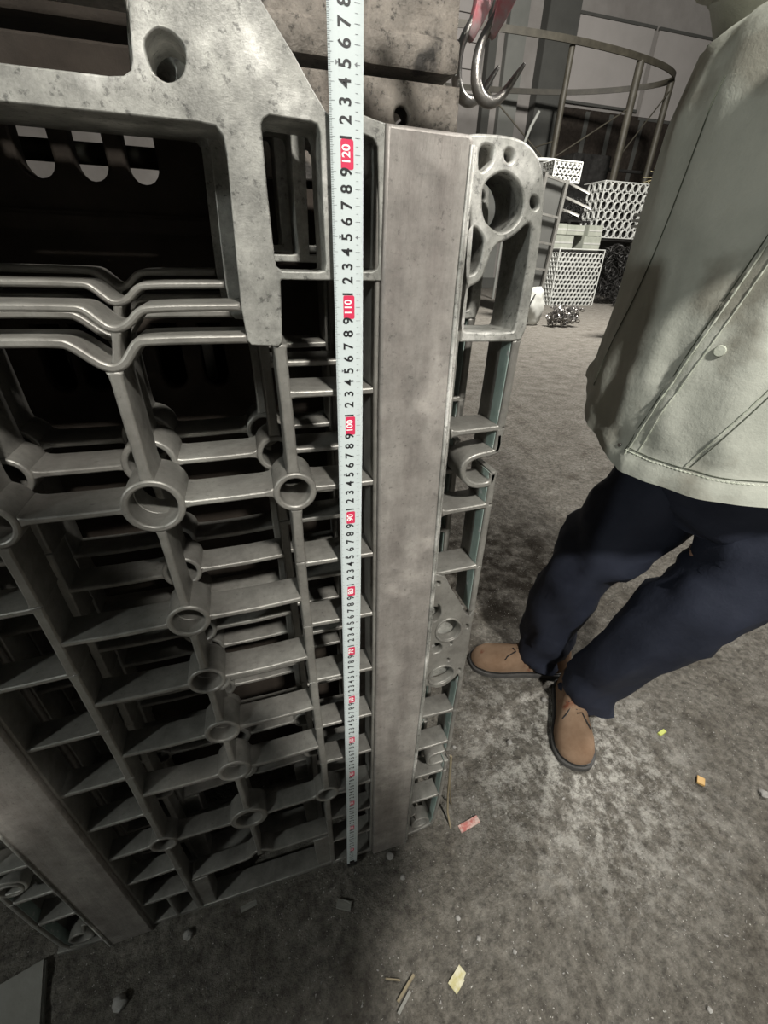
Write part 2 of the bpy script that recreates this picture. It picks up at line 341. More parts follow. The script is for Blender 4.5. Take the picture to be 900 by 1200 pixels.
# ------------------------------------------------------------------ the heat-treatment tray casting (x-z outlines in cm)
T = {
 'head_out': [(9.7,122.2),(10.2,122.4),(11.8,122.5),(13.6,122.5),(14.8,122.3),(15.7,121.9),(16.5,121.2),(17.2,120.0),(17.6,118.3),(17.9,115.2),(18.0,111.8),(18.1,107.4),(16.6,107.2),(11.0,107.3),(11.1,108.8),(11.1,111.7),(11.0,114.3),(10.9,116.5),(10.4,118.5),(9.9,120.1)],
 'h_hex': [(10.9,121.8),(12.0,121.8),(12.2,121.5),(12.2,120.8),(11.4,120.1),(11.0,120.3)],
 'h_small': [(13.48,121.74),(13.89,121.61),(14.04,121.25),(13.95,120.92),(13.58,120.84),(13.27,121.04),(13.14,121.35),(13.2,121.62)],
 'h_big': [(13.2,120.3),(14.1,120.1),(15.0,119.5),(15.6,118.4),(15.5,117.3),(14.7,116.4),(13.7,116.1),(12.7,116.5),(12.0,117.1),(11.7,118.1),(11.6,119.1),(12.1,119.8)],
 'h_side': [(16.42,118.88),(16.79,118.72),(17.04,118.38),(17.0,118.02),(16.65,117.88),(16.36,118.05),(16.16,118.4),(16.2,118.75)],
 'h_tri': [(10.9,116.1),(11.1,116.4),(11.4,116.4),(11.8,116.1),(12.3,115.6),(12.3,114.9),(12.2,113.8),(11.8,113.1),(11.4,112.9),(11.1,112.9)],
 'h_right': [(13.5,115.3),(14.6,115.6),(15.5,116.2),(16.1,116.8),(16.5,116.9),(16.7,116.6),(16.9,115.0),(16.9,111.4),(16.8,108.4),(16.5,108.1),(11.7,108.2),(11.2,108.4),(11.2,110.7),(11.3,111.9),(12.1,112.2),(12.7,112.8),(13.0,114.2)],
 'hook': [(17.2,97.6),(17.4,95.6),(16.6,95.3),(15.2,95.2),(13.9,94.8),(13.3,94.0),(13.4,92.9),(14.1,91.9),(15.2,91.3),(16.8,91.3),(17.3,91.8),(17.3,93.0)],
 'hook2': [(17.2,36.2),(15.7,36.1),(14.4,35.6),(14.0,34.1),(14.8,32.7),(17.3,32.8)],
 'web': [(11.0,79.2),(12.8,78.3),(13.9,76.0),(15.4,73.4),(16.6,71.0),(17.4,70.1),(18.0,71.6),(18.1,67.7),(18.2,62.2),(18.0,55.9),(17.1,57.7),(16.6,56.9),(15.2,55.6),(13.8,55.5),(11.5,56.9),(11.4,63.4),(11.3,68.7)],
 'w_cA': [(14.2,70.4),(15.3,69.8),(16.1,68.6),(16.1,67.2),(15.3,66.2),(13.8,66.3),(12.8,67.2),(12.5,68.5),(12.9,69.8)],
 'w_cB': [(14.4,60.5),(15.6,60.0),(16.2,58.8),(16.0,57.6),(15.0,56.8),(13.5,56.6),(12.4,57.6),(12.3,59.1),(13.1,60.2)],
 'w_tri': [(11.4,73.3),(12.5,73.7),(13.0,71.2),(11.7,70.1)],
 'w_slot': [(12.1,66.2),(13.6,65.6),(13.8,63.9),(12.0,63.7)],
 'w_s1': [(11.5,77.8),(12.1,77.7),(12.2,77.0),(11.6,77.1)],
 'w_s2': [(17.0,68.7),(17.6,68.4),(17.6,67.5),(17.0,67.8)],
 'w_s3': [(14.7,65.7),(15.3,65.5),(15.3,64.8),(14.8,64.9)],
 'w_s4': [(14.7,62.2),(15.2,62.0),(15.3,61.2),(14.8,61.4)],
 'w_s5': [(16.9,59.2),(17.5,59.0),(17.6,58.1),(17.0,58.3)],
 'deck_out': [(-20.1,129.2),(-8.0,131.0),(-6.8,129.9),(-5.0,127.5),(-3.1,125.2),(-2.0,123.7),(-1.2,122.7),(-0.7,122.4),(-0.0,122.6),(1.5,122.7),(2.5,122.5),(3.3,122.3),(3.4,121.2),(3.2,117.0),(3.1,112.3),(2.7,112.3),(-5.1,112.3),(-5.2,112.2),(-5.5,108.7),(-5.8,107.4),(-6.1,107.3)],
 'd_circ': [(-10.7,125.5),(-10.2,125.3),(-9.8,124.9),(-9.8,124.3),(-10.1,123.6),(-10.7,123.2),(-11.3,123.1),(-11.9,123.5),(-12.1,124.1),(-12.1,124.8),(-11.7,125.2),(-11.2,125.5)],
 'd_h2': [(-5.6,121.6),(-5.4,121.9),(-5.0,122.1),(-2.2,122.0),(-1.8,121.9),(-1.6,121.5),(-1.6,117.9),(-1.5,113.5),(-1.6,113.0),(-2.1,112.9),(-5.0,112.9),(-5.4,113.2),(-5.5,113.8),(-5.6,117.7)],
 'd_h3': [(-0.4,122.0),(1.6,122.0),(2.3,121.9),(2.6,121.4),(2.8,117.0),(2.9,113.6),(2.7,113.1),(2.4,112.9),(-0.5,112.9),(-0.5,117.4)],
 'd_tl': [(-19.2,127.6),(-21.0,123.0),(-14.4,123.1),(-13.6,123.2),(-13.1,123.4),(-12.9,124.0),(-12.6,126.5),(-12.1,128.6)],
 'd_big': [(-21.6,121.3),(-16.3,121.2),(-9.3,121.3),(-8.5,121.2),(-8.2,120.8),(-8.1,119.9),(-8.4,113.8),(-8.7,110.5)],
}

def cx(z): return -17.3-0.0145*z            # centre line of the tray
def mir(pt):
    x, z = pt[0], pt[1]; t = min(1, max(0, (100-z)/20)); c = cx(z)
    return (2*c-x, z-0.055*(x-c)*t)
def mp(pts): return [mir(q) for q in pts][::-1]
def dep(z): return min(5.0, max(3.0, 3.0+(z-33)*0.0245+max(0, z-80)*0.03))
AX = [(107.5,-5.7),(102.9,-5.5),(96.6,-5.5),(93.1,-5.5),(84,-5.5),(73.3,-5.35),(62.9,-5.25),(52.5,-5.05),(42.6,-4.75),(33.5,-4.65),(23.9,-4.6),(6.9,-4.5)]
def ax(z):
    for (z0, x0), (z1, x1) in zip(AX, AX[1:]):
        if z >= z1: return x0+(x1-x0)*(z0-z)/(z0-z1)
    return AX[-1][1]
def bl(z): return 3.1+0.55*(1-(z-6)/116)     # left face of the wide bar
def make_tray():
    t = thing('tray_casting', P(-18, 0, 5.6), 'nearest grey cast steel tray standing on edge with the tape measure across it', 'tray casting', 'cast trays standing on edge')
    both = lambda nm, o, hs, y0, d, m, bev=0.18: (solid(nm, o, hs, y0, d, m, t, bev), solid(nm, mp(o), [mp(h) for h in hs], y0, d, m, t, bev))
    # head frame with its openings
    do = T['deck_out']
    do = [(x+.45 if x > 2.6 and z < 122.4 and z > 112 else x, z) for x, z in do]
    right = [(-13.5, 131.0)]+do[1:18]+[(-5.4, 108.7), (-5.45, 107.7), (-5.8, 107.3), (-8.0, 107.45), (-8.3, 107.8), (-8.45, 110.4)]+[(-8.35, 113.8), (-8.1, 119.9), (-8.2, 120.8), (-8.6, 121.25), (-9.6, 121.35)]
    left = [mir(q) for q in right][::-1]
    out = right+left
    tl = [(-14.4, 123.1), (-13.6, 123.2), (-13.1, 123.5), (-12.9, 124.0), (-12.55, 126.5), (-12.2, 128.6), (-12.6, 129.6)]
    tlh = tl+[mir(q) for q in tl][::-1]
    cc = chaikin(T['d_circ'], 1)
    h2 = T['d_h2']; h3 = [(-0.4, 121.6), (1.6, 121.6), (2.25, 121.45), (2.6, 121.0), (2.8, 117.0), (2.85, 113.6), (2.7, 113.2), (2.3, 113.0), (-0.5, 112.95), (-0.46, 117.4)]
    solid('head_frame', out, [tlh, cc, mp(cc), h2, mp(h2), h3, mp(h3)], -0.25, 4.8, 'cast', t, 0.10)
    # wavy double rail below the big opening
    lo = [(-8.2, 107.9), (-16.2, 107.9), (-16.8, 107.6), (-17.4, 106.8), (-18.0, 106.1), (-18.8, 105.8), (-19.6, 106.1), (-20.5, 106.9), (-21.3, 107.6), (-22.0, 107.9), (-29.6, 107.9)]
    up = [(-8.5, 110.3), (-15.4, 110.2), (-16.1, 109.9), (-16.8, 109.2), (-17.6, 108.75), (-18.4, 108.8), (-19.1, 109.5), (-19.7, 110.1), (-20.4, 110.25), (-29.5, 110.3)]
    solid('wavy_rail', stroke(chaikin(lo, 2, False), 0.75), [], 0, 4.6, 'castrib', t, 0.22)
    solid('wavy_rail', stroke(chaikin(up, 2, False), 0.6), [], 0, 4.6, 'castrib', t, 0.2)
    solid('rail_link', stroke([(-17.9, 108.7), (-18.5, 106.1)], 0.6, 0.15), [], 0.1, 4.3, 'castrib', t, 0.15)
    # wide machined bars, groove ridge and flange along their outer side
    bar = [(3.15, 122.35), (9.75, 122.25), (10.15, 121.9), (10.15, 112), (10.3, 104), (10.6, 90), (10.95, 76), (11.3, 58), (11.2, 40), (11.2, 5.5), (3.9, 5.5), (3.6, 40), (3.4, 75), (3.1, 100), (3.05, 112)]
    both('wide_bar', bar, [], -0.65, 5.4, 'bar', 0.28)
    rid = [(9.98, 121.6), (9.95, 112), (10.1, 104), (10.4, 90), (10.75, 76), (11.1, 58), (11.05, 40), (11.0, 6.2)]
    both('bar_ridge', stroke(rid, 0.36), [], -0.9, 0.5, 'cast', 0.12)
    both('bar_ridge', stroke([(x+.52, z) for x, z in rid], 0.26), [], -0.35, 0.5, 'cast', 0.1)
    both('side_flange', stroke([(10.55, 108.2), (10.75, 98), (10.95, 84), (11.1, 70), (11.35, 50), (11.35, 6)], 1.0, w2=0.55), [], 0, 4.3, 'castrib', 0.2)
    lip = [(2.95, 121.8), (2.85, 112), (2.85, 103), (3.1, 84), (3.35, 60), (3.5, 30), (3.6, 6.5)]
    both('bar_lip', stroke(lip, 0.5), [], -0.1, 4.4, 'castrib', 0.16)
    # uprights with ring bosses
    ring_a = [(93.1, 2.2, 1.55), (33.3, 2.05, 1.5)]
    spans = [(107.4, 95.2), (91.0, 84.0), (84.0, 74.0), (74.0, 63.3), (63.3, 52.7), (52.7, 42.9), (42.9, 35.2), (31.3, 24.0), (24.0, 15.0), (15.0, 6.6)]
    for a, b in spans:
        pts = [(ax(a), a), (ax((a+b)/2)-0.05, (a+b)/2), (ax(b), b)]
        both('upright_rib', stroke(pts, 1.05 if a > 50 else 0.95, 0.14), [], 0, dep((a+b)/2), 'castrib', 0.2)
    for z, ro, ri in ring_a:
        both('ring_boss', circ(ax(z), z, ro), [circ(ax(z), z, ri)], -0.12, dep(z)+0.1, 'castrib', 0.2)
    # ribs between upright and wide bar
    rz = [103.05, 93.2, 83.6, 74.0, 63.3, 52.7, 42.9, 33.4, 24.0, 15.0]
    for z in rz:
        x0 = ax(z)-.35+(2.1 if abs(z-93.2) < .3 else 1.95 if abs(z-33.4) < .3 else 0.3)
        both('cross_rib', stroke([(x0, z), ((x0+3)/2, z+random.uniform(-.06, .06)), (bl(z)+.35, z)], 0.66, 0.24), [], 0.05, dep(z), 'castrib', 0.18)
    for lo_, hi_ in (((-54.0, 5.9), (-29.6, 5.4)), ((-29.6, 5.4), (-4.6, 6.1)), ((-4.6, 6.1), (3.8, 6.2))):
        solid('foot_rail', stroke([lo_, hi_], 0.95), [], 0, 4.0, 'castrib', t, 0.2)
    for q in ([(-7.5, 6.0), (-7.9, 17.0), (-4.9, 17.2), (-4.6, 6.0)],):
        both('foot_block', q, [], 0.3, 3.2, 'castrib', 0.2)
    solid('upright_rib', stroke([(-34.2, 5.9), (-34.3, 13.9)], 0.6, 0.1), [], 0, 2.9, 'castrib', t, 0.18)
    # centre column
    cr = [(93.2, 2.8, 2.12), (78.3, 2.3, 1.7), (68.0, 2.25, 1.7), (57.3, 2.35, 1.7), (47.4, 2.4, 1.75), (32.9, 2.95, 2.0)]
    ccx = lambda z: -18.72 if z > 90 else -18.72+(93-z)*0.0158
    for z, ro, ri in cr:
        solid('ring_boss', circ(ccx(z), z, ro), [circ(ccx(z), z, ri)], -0.15, dep(z)+0.2, 'castrib', t, 0.2)
        solid('ring_collar', circ(ccx(z)+.1, z+.05, ro-.25), [circ(ccx(z)+.1, z+.05, ri+.02)], dep(z)*.5, dep(z)*.62, 'castrib', t, 0.1)
    zz = [105.6]+[z for z, *_ in cr]+[19.2]; rr = [0]+[r for _, r, _ in cr]+[0.1]
    for i in range(len(zz)-1):
        a, b = zz[i]-rr[i]+(.1 if rr[i] else 0), zz[i+1]+rr[i+1]-.1
        xa = -18.8 if i == 0 else ccx(a)
        solid('upright_rib', stroke([(xa, a), ((xa+ccx(b))/2, (a+b)/2), (ccx(b), b)], 0.82 if i else 1.0, 0.16), [], 0, dep((a+b)/2), 'castrib', t, 0.2)
    for z, ro, ri in cr:
        c0 = ccx(z)+ro-.3; c1 = ax(z)+0.15
        zr = z if z > 90 or z < 40 else z+0.1
        if z > 90: c1 = ax(z)-2.1
        if z < 40: c1 = ax(z)-1.95; zr = 33.1
        pts = [(c0, z-.15), ((c0+c1)/2, (z+zr)/2-.1), (c1, zr+(.25 if 40 < z < 90 else 0))]
        both('cross_rib', stroke(pts, 0.66, 0.26), [], 0.03, dep(z), 'castrib', 0.18)
    hp = [(ax(19)-.3, 19.3), (-9.0, 19.2), (-14.8, 18.9), (-15.6, 19.3), (-16.4, 20.3), (-17.4, 20.7), (-18.5, 20.3), (-19.4, 19.0), (-20.2, 18.7), (-24, 18.3), (-29.4, 17.8)]
    solid('cross_rib', stroke(chaikin(hp, 2, False), 0.6, 0.1), [], 0.03, 2.9, 'castrib', t, 0.18)
    # right and left wings
    ho = chaikin(T['head_out'][:13], 1, False)+T['head_out'][13:]
    hh = [chaikin(T[k], 2) for k in ('h_hex', 'h_small', 'h_big', 'h_side')]+[chaikin(T[k], 1) for k in ('h_tri', 'h_right')]
    both('corner_plate', ho, hh, -0.1, 5.0, 'cast', 0.2)
    rim = chaikin(T['h_big'], 2); c0 = (13.6, 118.2)
    rim_o = [(c0[0]+(x-c0[0])*1.16, c0[1]+(z-c0[1])*1.16) for x, z in rim]
    both('ring_boss', rim_o, [rim], 1.0, 3.9, 'cast', 0.15)
    def wall_seg(pts, w=0.85):
        both('outer_wall', stroke(pts, w, 0.08), [], 0, 5.0, 'castrib', 0.2)
        inner = [(x-w/2-.02, z) for x, z in pts]
        both('paint_patch', stroke(inner, 0.10), [], 0.35, 1.7, 'teal', 0.02)
    wall_seg([(17.35, 107.3), (17.35, 102.6), (17.3, 98.3)])
    wall_seg([(17.3, 98.2), (17.25, 95.3)])
    wall_seg([(17.35, 92.8), (17.45, 88.6)])
    wall_seg([(17.45, 88.4), (17.55, 79.0)])
    wall_seg([(17.55, 79.0), (17.75, 71.0)])
    wall_seg([(17.9, 57.3), (17.85, 48.2)], 0.7)
    wall_seg([(17.85, 48.2), (17.95, 39.0)], 0.7)
    wall_seg([(17.95, 39.0), (17.9, 36.1)], 0.7)
    wall_seg([(17.95, 32.8), (18.0, 29.7)], 0.7)
    wall_seg([(18.0, 29.6), (18.0, 20.6)], 0.7)
    wall_seg([(18.0, 20.6), (17.6, 10.5), (17.0, 8.6)], 0.7)
    for z0, z1 in ((98.0, 98.25), (88.1, 88.4), (78.8, 79.0), (48.4, 48.2), (38.95, 39.05), (29.6, 29.65), (20.55, 20.6)):
        both('cross_rib', stroke([(11.3, z0), (14.3, (z0+z1)/2), (17.5, z1)], 0.66, 0.22), [], 0.03, 4.2 if z0 > 60 else 3.4, 'castrib', 0.18)
    both('hook_slot', stroke(chaikin(T['hook'], 2, False), 0.72), [], 0, 4.0, 'castrib', 0.2)
    both('hook_slot', stroke(chaikin(T['hook2'], 2, False), 0.6), [], 0, 3.2, 'castrib', 0.18)
    wh = [chaikin(T[k], 2) for k in ('w_cA', 'w_cB', 'w_s1', 'w_s2', 'w_s3', 'w_s4', 'w_s5')]+[chaikin(T[k], 1) for k in ('w_tri', 'w_slot')]
    both('stiffening_plate', T['web'], wh, -0.05, 1.3, 'castrib', 0.14)
    for k in ('w_cA', 'w_cB'):
        q = chaikin(T[k], 2); mx = sum(a for a, _ in q)/len(q); mz = sum(b for _, b in q)/len(q)
        both('ring_lip', [(mx+(a-mx)*1.2, mz+(b-mz)*1.2) for a, b in q], [[(mx+(a-mx)*1.03, mz+(b-mz)*1.03) for a, b in q]], -0.25, 0.6, 'castrib', 0.1)
    # pocket floors behind the two big holes of the stiffening plate
    both('pocket_floor', [(11.4, 56.2), (11.3, 71.5), (17.2, 70.6), (17.6, 56.8)], [], 1.5, 0.5, 'cast', 0.1)
    both('ring_boss', circ(14.35, 11.1, 2.0, rz=1.9), [circ(14.35, 11.1, 1.45, rz=1.35)], 0, 2.6, 'castrib', 0.15)
    both('cross_rib', stroke([(13.4, 12.9), (12.8, 15.4), (11.5, 15.0)], 0.5), [], 0.05, 2.4, 'castrib', 0.12)
    both('foot_rail', stroke([(11.2, 7.4), (14.0, 7.7), (17.0, 8.8)], 0.8, 0.1), [], 0, 2.6, 'castrib', 0.18)
    # leftmost wing's own ring beside the post
    solid('ring_boss', circ(-51.9, 31.9, 1.75), [circ(-51.9, 31.9, 1.3)], -0.05, 2.8, 'castrib', t, 0.15)
    flush()
    return t
tray = make_tray()
for dx, dy, dz, lb in ((-1.2, 7.8, 1.1, 'second cast steel tray standing close behind the nearest one'), (-2.1, 13.9, 1.9, 'third cast steel tray, farthest of the three standing on edge')):
    c = copy_tree(tray); c['label'] = lb; c.location = tray.location+Vector((dx/100, dy/100, dz/100))

# ------------------------------------------------------------------ tape measure
def text_mesh(body, size):
    c = bpy.data.curves.new('glyph', 'FONT'); c.body = body; c.size = size; c.align_x = 'CENTER'; c.align_y = 'CENTER'; c.offset = size*0.02
    o = bpy.data.objects.new('glyph', c); COL.objects.link(o); return o
def make_tape():
    t = thing('tape_measure', P(0, -1, 5.6), 'white steel tape measure hanging down in front of the nearest tray', 'tape measure')
    TC = [(140, 0.12), (120, 0.12), (100, 0.09), (90, 0.0), (80, -0.06), (60, -0.22), (40, -0.40), (20, -0.60), (6.5, -0.80)]
    def tx(z):
        for (a, b), (c, d) in zip(TC, TC[1:]):
            if z >= c: return b+(d-b)*(a-z)/(a-c)
        return TC[-1][1]
    def tw(z): return 1.19 if z > 100 else 1.19-(100-z)*0.0019
    def S(u, z, off=0):          # u in -1..1 across the tape
        return P(tx(z)+u*tw(z), -1.12-0.10*(1-max(0, abs(u)-.55)**2*4.9)-off, z)
    bm = bmesh.new(); zs = [6.2+i*(142-6.2)/120 for i in range(121)]; us = [-1+i*.25 for i in range(9)]
    fr = [[bm.verts.new(S(u, z)) for u in us] for z in zs]; bk = [[bm.verts.new(S(u, z, -0.03)) for u in us] for z in zs]
    for i in range(120):
        for j in range(8):
            bm.faces.new((fr[i][j], fr[i][j+1], fr[i+1][j+1], fr[i+1][j])); bm.faces.new((bk[i][j+1], bk[i][j], bk[i+1][j], bk[i+1][j+1]))
        bm.faces.new((bk[i][0], fr[i][0], fr[i+1][0], bk[i+1][0])); bm.faces.new((fr[i][8], bk[i][8], bk[i+1][8], fr[i+1][8]))
    from_bm('blade', bm, 'tape', t)
    # measured positions of the centimetre marks
    KM = [(0, 6.3), (10, 12.5), (20, 21.5), (30, 30.5), (40, 39.9), (45, 44.6), (50, 49.5), (60, 59.4), (65, 64.3), (70, 69.4), (75, 74.5), (80, 79.7), (85, 84.8), (90, 90.0), (95, 95.1), (100, 100.2), (105, 105.3), (110, 110.4), (115, 115.3), (120, 120.25), (125, 124.9), (128, 127.7), (140, 139)]
    def zz(v):
        for (a, b), (c, d) in zip(KM, KM[1:]):
            if v <= c: return b+(d-b)*(v-a)/(c-a)
        return KM[-1][1]
    def quad(bm, u0, z0, u1, z1, off):
        n = max(1, int(abs(u1-u0)/0.25)+1)
        for k in range(n):
            a, b = u0+(u1-u0)*k/n, u0+(u1-u0)*(k+1)/n
            bm.faces.new([bm.verts.new(S(*q, off)) for q in ((a, z0), (b, z0), (b, z1), (a, z1))])
    tk = bmesh.new()
    for mm in range(10, 1380):
        v = mm/10; z = zz(v)
        if v < 20 and mm % 5: continue
        l = 0.30 if mm % 10 == 0 else 0.2 if mm % 5 == 0 else 0.13
        quad(tk, -1, z-.012, -1+l, z+.012, 0.012)
        if mm % 10 == 0: quad(tk, 0.48, z-.014, 0.80, z+.014, 0.012)
        elif mm % 5 == 0: quad(tk, 0.52, z-.01, 0.68, z+.01, 0.012)
        if mm % 50 == 0 and mm % 100:
            tk.faces.new([tk.verts.new(S(*q, .012)) for q in ((0.5, z-.13), (0.66, z), (0.5, z+.13))] if False else [tk.verts.new(S(*q, .012)) for q in ((0.46, z+.0), (0.62, z-.13), (0.62, z+.13))])
            tk.faces.new([tk.verts.new(S(*q, .012)) for q in ((-0.44, z), (-0.60, z+.13), (-0.60, z-.13))])
    from_bm('graduation_marks', tk, 'tick', t, smooth=False)['kind'] = 'stuff'
    glyphs = []
    for v in range(1, 140):
        s = str(v) if v % 10 == 0 else str(v % 10)
        o = text_mesh(s, 1.02 if v % 10 else (0.86 if v < 100 else 0.78))
        glyphs.append((o, v))
    bpy.context.view_layer.update(); dg = bpy.context.evaluated_depsgraph_get()
    ink = bmesh.new(); wh = bmesh.new()
    for o, v in glyphs:
        me = bpy.data.meshes.new_from_object(o.evaluated_get(dg)); z0 = zz(v); sc = (zz(v+.5)-zz(v-.5))
        b = wh if v % 10 == 0 else ink; idx = []
        for q in me.vertices:   # text +x runs up the tape, text +y points to the left edge
            zq = z0+q.co.x*(1.05 if v % 10 else 1.0)*min(1.1, sc)*(1.0); xq = tx(z0)-0.06-q.co.y*(1.15 if v % 10 else 1.05)
            u = (xq-tx(zq))/tw(zq)
            idx.append(b.verts.new(S(u, zq, 0.022)))
        for f in me.polygons:
            try: b.faces.new([idx[i] for i in f.vertices])
            except ValueError: pass
        bpy.data.meshes.remove(me)
        if v % 10 == 0:
            hl = (0.72 if v < 100 else 0.88)*min(1.05, sc); u0, u1 = -0.40, 0.38
            pts = []
            for (a, c), (sx, sz) in zip(((u1, z0+hl), (u0, z0+hl), (u0, z0-hl), (u1, z0-hl)), ((1, 1), (-1, 1), (-1, -1), (1, -1))):
                for k in range(4):
                    an = math.atan2(sz, sx)-math.pi/4+math.pi/2*k/3
                    pts.append((a-sx*.10+math.cos(an)*.10, c-sz*.14+math.sin(an)*.14))
            rd = bmesh.new(); rd.faces.new([rd.verts.new(S(a, c, 0.014)) for a, c in pts]); from_bm('decade_box', rd, 'red', t, smooth=False)
    for o, _ in glyphs:
        cd = o.data; bpy.data.objects.remove(o); bpy.data.curves.remove(cd)
    from_bm('printed_numerals', ink, 'ink', t, smooth=False)
    from_bm('decade_numerals', wh, 'white', t, smooth=False)
    bm = bmesh.new(); z = 6.1
    box(bm, P(tx(z)-1.0, -1.5, z-.5), P(tx(z)+1.0, -0.9, z+.5), bev=0.001); box(bm, P(tx(z)-0.5, -1.45, z+.3), P(tx(z)+0.5, -1.2, z+1.5), bev=0.0008)
    from_bm('end_hook', bm, 'darkiron', t, smooth=False)
    bm = bmesh.new(); box(bm, P(-3.2, -4.2, 141), P(3.4, -0.2, 148), bev=0.008)
    from_bm('case', bm, 'hookred', t)
    return t
make_tape()

# ------------------------------------------------------------------ block castings behind the trays
def slab_bm(lo, hi, bev=0.004):
    bm = bmesh.new(); box(bm, P(*lo), P(*hi), bev=bev); return bm
t = thing('cast_block', P(-20, 42, 5), 'large rusty cast block with slots and a round notch, under the upper block', 'cast block')
front = [(-62, 5.5), (-62, 131.2), (19.3, 131.4), (19.4, 5.5)]
slots = []
for k, xs in enumerate((-32.5, -27.0, -22.0, -17.0)):
    slots.append([(xs-1.5, 127.5)]+[(xs+1.6*math.cos(a), 121.9+1.7*math.sin(a)) for a in [math.pi+math.pi*i/10 for i in range(11)]]+[(xs+1.5, 127.5)])
for xs in (-31.5, -27.4, -18.4, -13.0):
    slots.append([(xs-1.5, 106.0)]+[(xs+1.6*math.cos(a), 99.6+1.7*math.sin(a)) for a in [math.pi+math.pi*i/10 for i in range(11)]]+[(xs+1.5, 106.0)])
slots.append(circ(12.2, 128.2, 0.95, 20)); slots.append(circ(-4.5, 128.2, 0.95, 20))
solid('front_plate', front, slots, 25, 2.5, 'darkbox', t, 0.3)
solid('nose_plate', [(-4, 121.5), (-4, 131.2), (19.3, 131.4), (19.4, 121.5)], [circ(12.2, 128.2, 0.95, 20)], 24.0, 1.0, 'block', t, 0.25)
flush()
from_bm('side_plate', slab_bm((16.8, 27.6, 5.5), (19.4, 60, 131.2)), 'block', t)
from_bm('side_plate', slab_bm((-62, 27.6, 5.5), (-59.5, 60, 131.2)), 'block', t)
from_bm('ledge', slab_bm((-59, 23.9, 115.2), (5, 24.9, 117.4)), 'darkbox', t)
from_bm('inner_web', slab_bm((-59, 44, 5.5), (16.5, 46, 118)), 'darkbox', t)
for xx in (-33, -24.5, -15): from_bm('bracket', slab_bm((xx, 33, 96), (xx+1.5, 43.8, 103)), 'castrib', t)
bm = bmesh.new(); tube(bm, [P(-59, 34, 123.8), P(16.5, 34, 123.6)], 0.011, 12); from_bm('cross_pipe', bm, 'pipe', t)
bm = slab_bm((-20, 24.2, 110.4), (-10.5, 24.9, 110.9), 0.001); from_bm('weld_strip', bm, 'castrib', t)
t = thing('cast_block', P(-20, 43, 132.6), 'upper rusty cast block with a raised ledge, lying across the lower block', 'cast block')
bm = bmesh.new()
prof = [(0.2, 132.6), (0, 132.9), (0, 135.2), (0.25, 135.55), (1.0, 135.7), (1.0, 141.5), (1.4, 142)]
prof = [(25+a, b) for a, b in prof]+[(60, 142), (60, 132.7)]
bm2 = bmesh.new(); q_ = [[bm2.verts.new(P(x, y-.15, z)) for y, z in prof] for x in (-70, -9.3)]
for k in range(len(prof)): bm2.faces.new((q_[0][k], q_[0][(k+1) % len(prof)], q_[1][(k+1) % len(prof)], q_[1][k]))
bm2.faces.new(q_[0][::-1]); bm2.faces.new(q_[1]); from_bm('block_body', bm2, 'darkbox', t, angle=35)  # left part of the block in near black, its shade put into the colour
xs = [-9.2, -4, 0, 5, 12, 16, 18.4, 19.3, 19.7]; ins = [0, 0, 0, 0, 0, 0, 0.0, 0.3, 1.3]
rg = []
for x, i_ in zip(xs, ins):
    rg.append([bm.verts.new(P(x, min(60-i_, max(y, y+i_ if y < 40 else y)), z+(i_ if z < 133 else 0))) for y, z in prof])
for a, b in zip(rg, rg[1:]):
    for k in range(len(prof)): bm.faces.new((a[k], a[(k+1) % len(prof)], b[(k+1) % len(prof)], b[k]))
bm.faces.new(rg[0][::-1]); bm.faces.new(rg[-1])
from_bm('block_body', bm, 'block', t, angle=35)
for xx in (-36, 8):
    from_bm('spacer', slab_bm((xx, 40, 131.1), (xx+6, 52, 132.8), 0.002), 'darkbox', t)

# ------------------------------------------------------------------ people
def skin_body(name, nodes, edges, parent, m, sub=2):
    """nodes: {key: (point cm, radius cm)}; grown with a Skin modifier rooted at 'pelvis'"""
    keys = list(nodes); org = parent_origin(parent)
    me = bpy.data.meshes.new(name); me.from_pydata([P(*nodes[k][0])-org for k in keys], [(keys.index(a), keys.index(b)) for a, b in edges], [])
    o = bpy.data.objects.new(name, me); COL.objects.link(o); o.parent = parent
    md = o.modifiers.new('skin', 'SKIN'); md.use_smooth_shade = True
    for k, sv in zip(keys, me.skin_vertices[0].data):
        r = nodes[k][1]/100; sv.radius = (r, r); sv.use_root = (k == 'pelvis')
    s = o.modifiers.new('sub', 'SUBSURF'); s.levels = sub; s.render_levels = sub
    me.materials.append(MAT[m]); return o
def fr(p, d1, d2):        # helper for point interpolation
    return tuple(a+(b-a)*d1 for a, b in zip(p, d2))
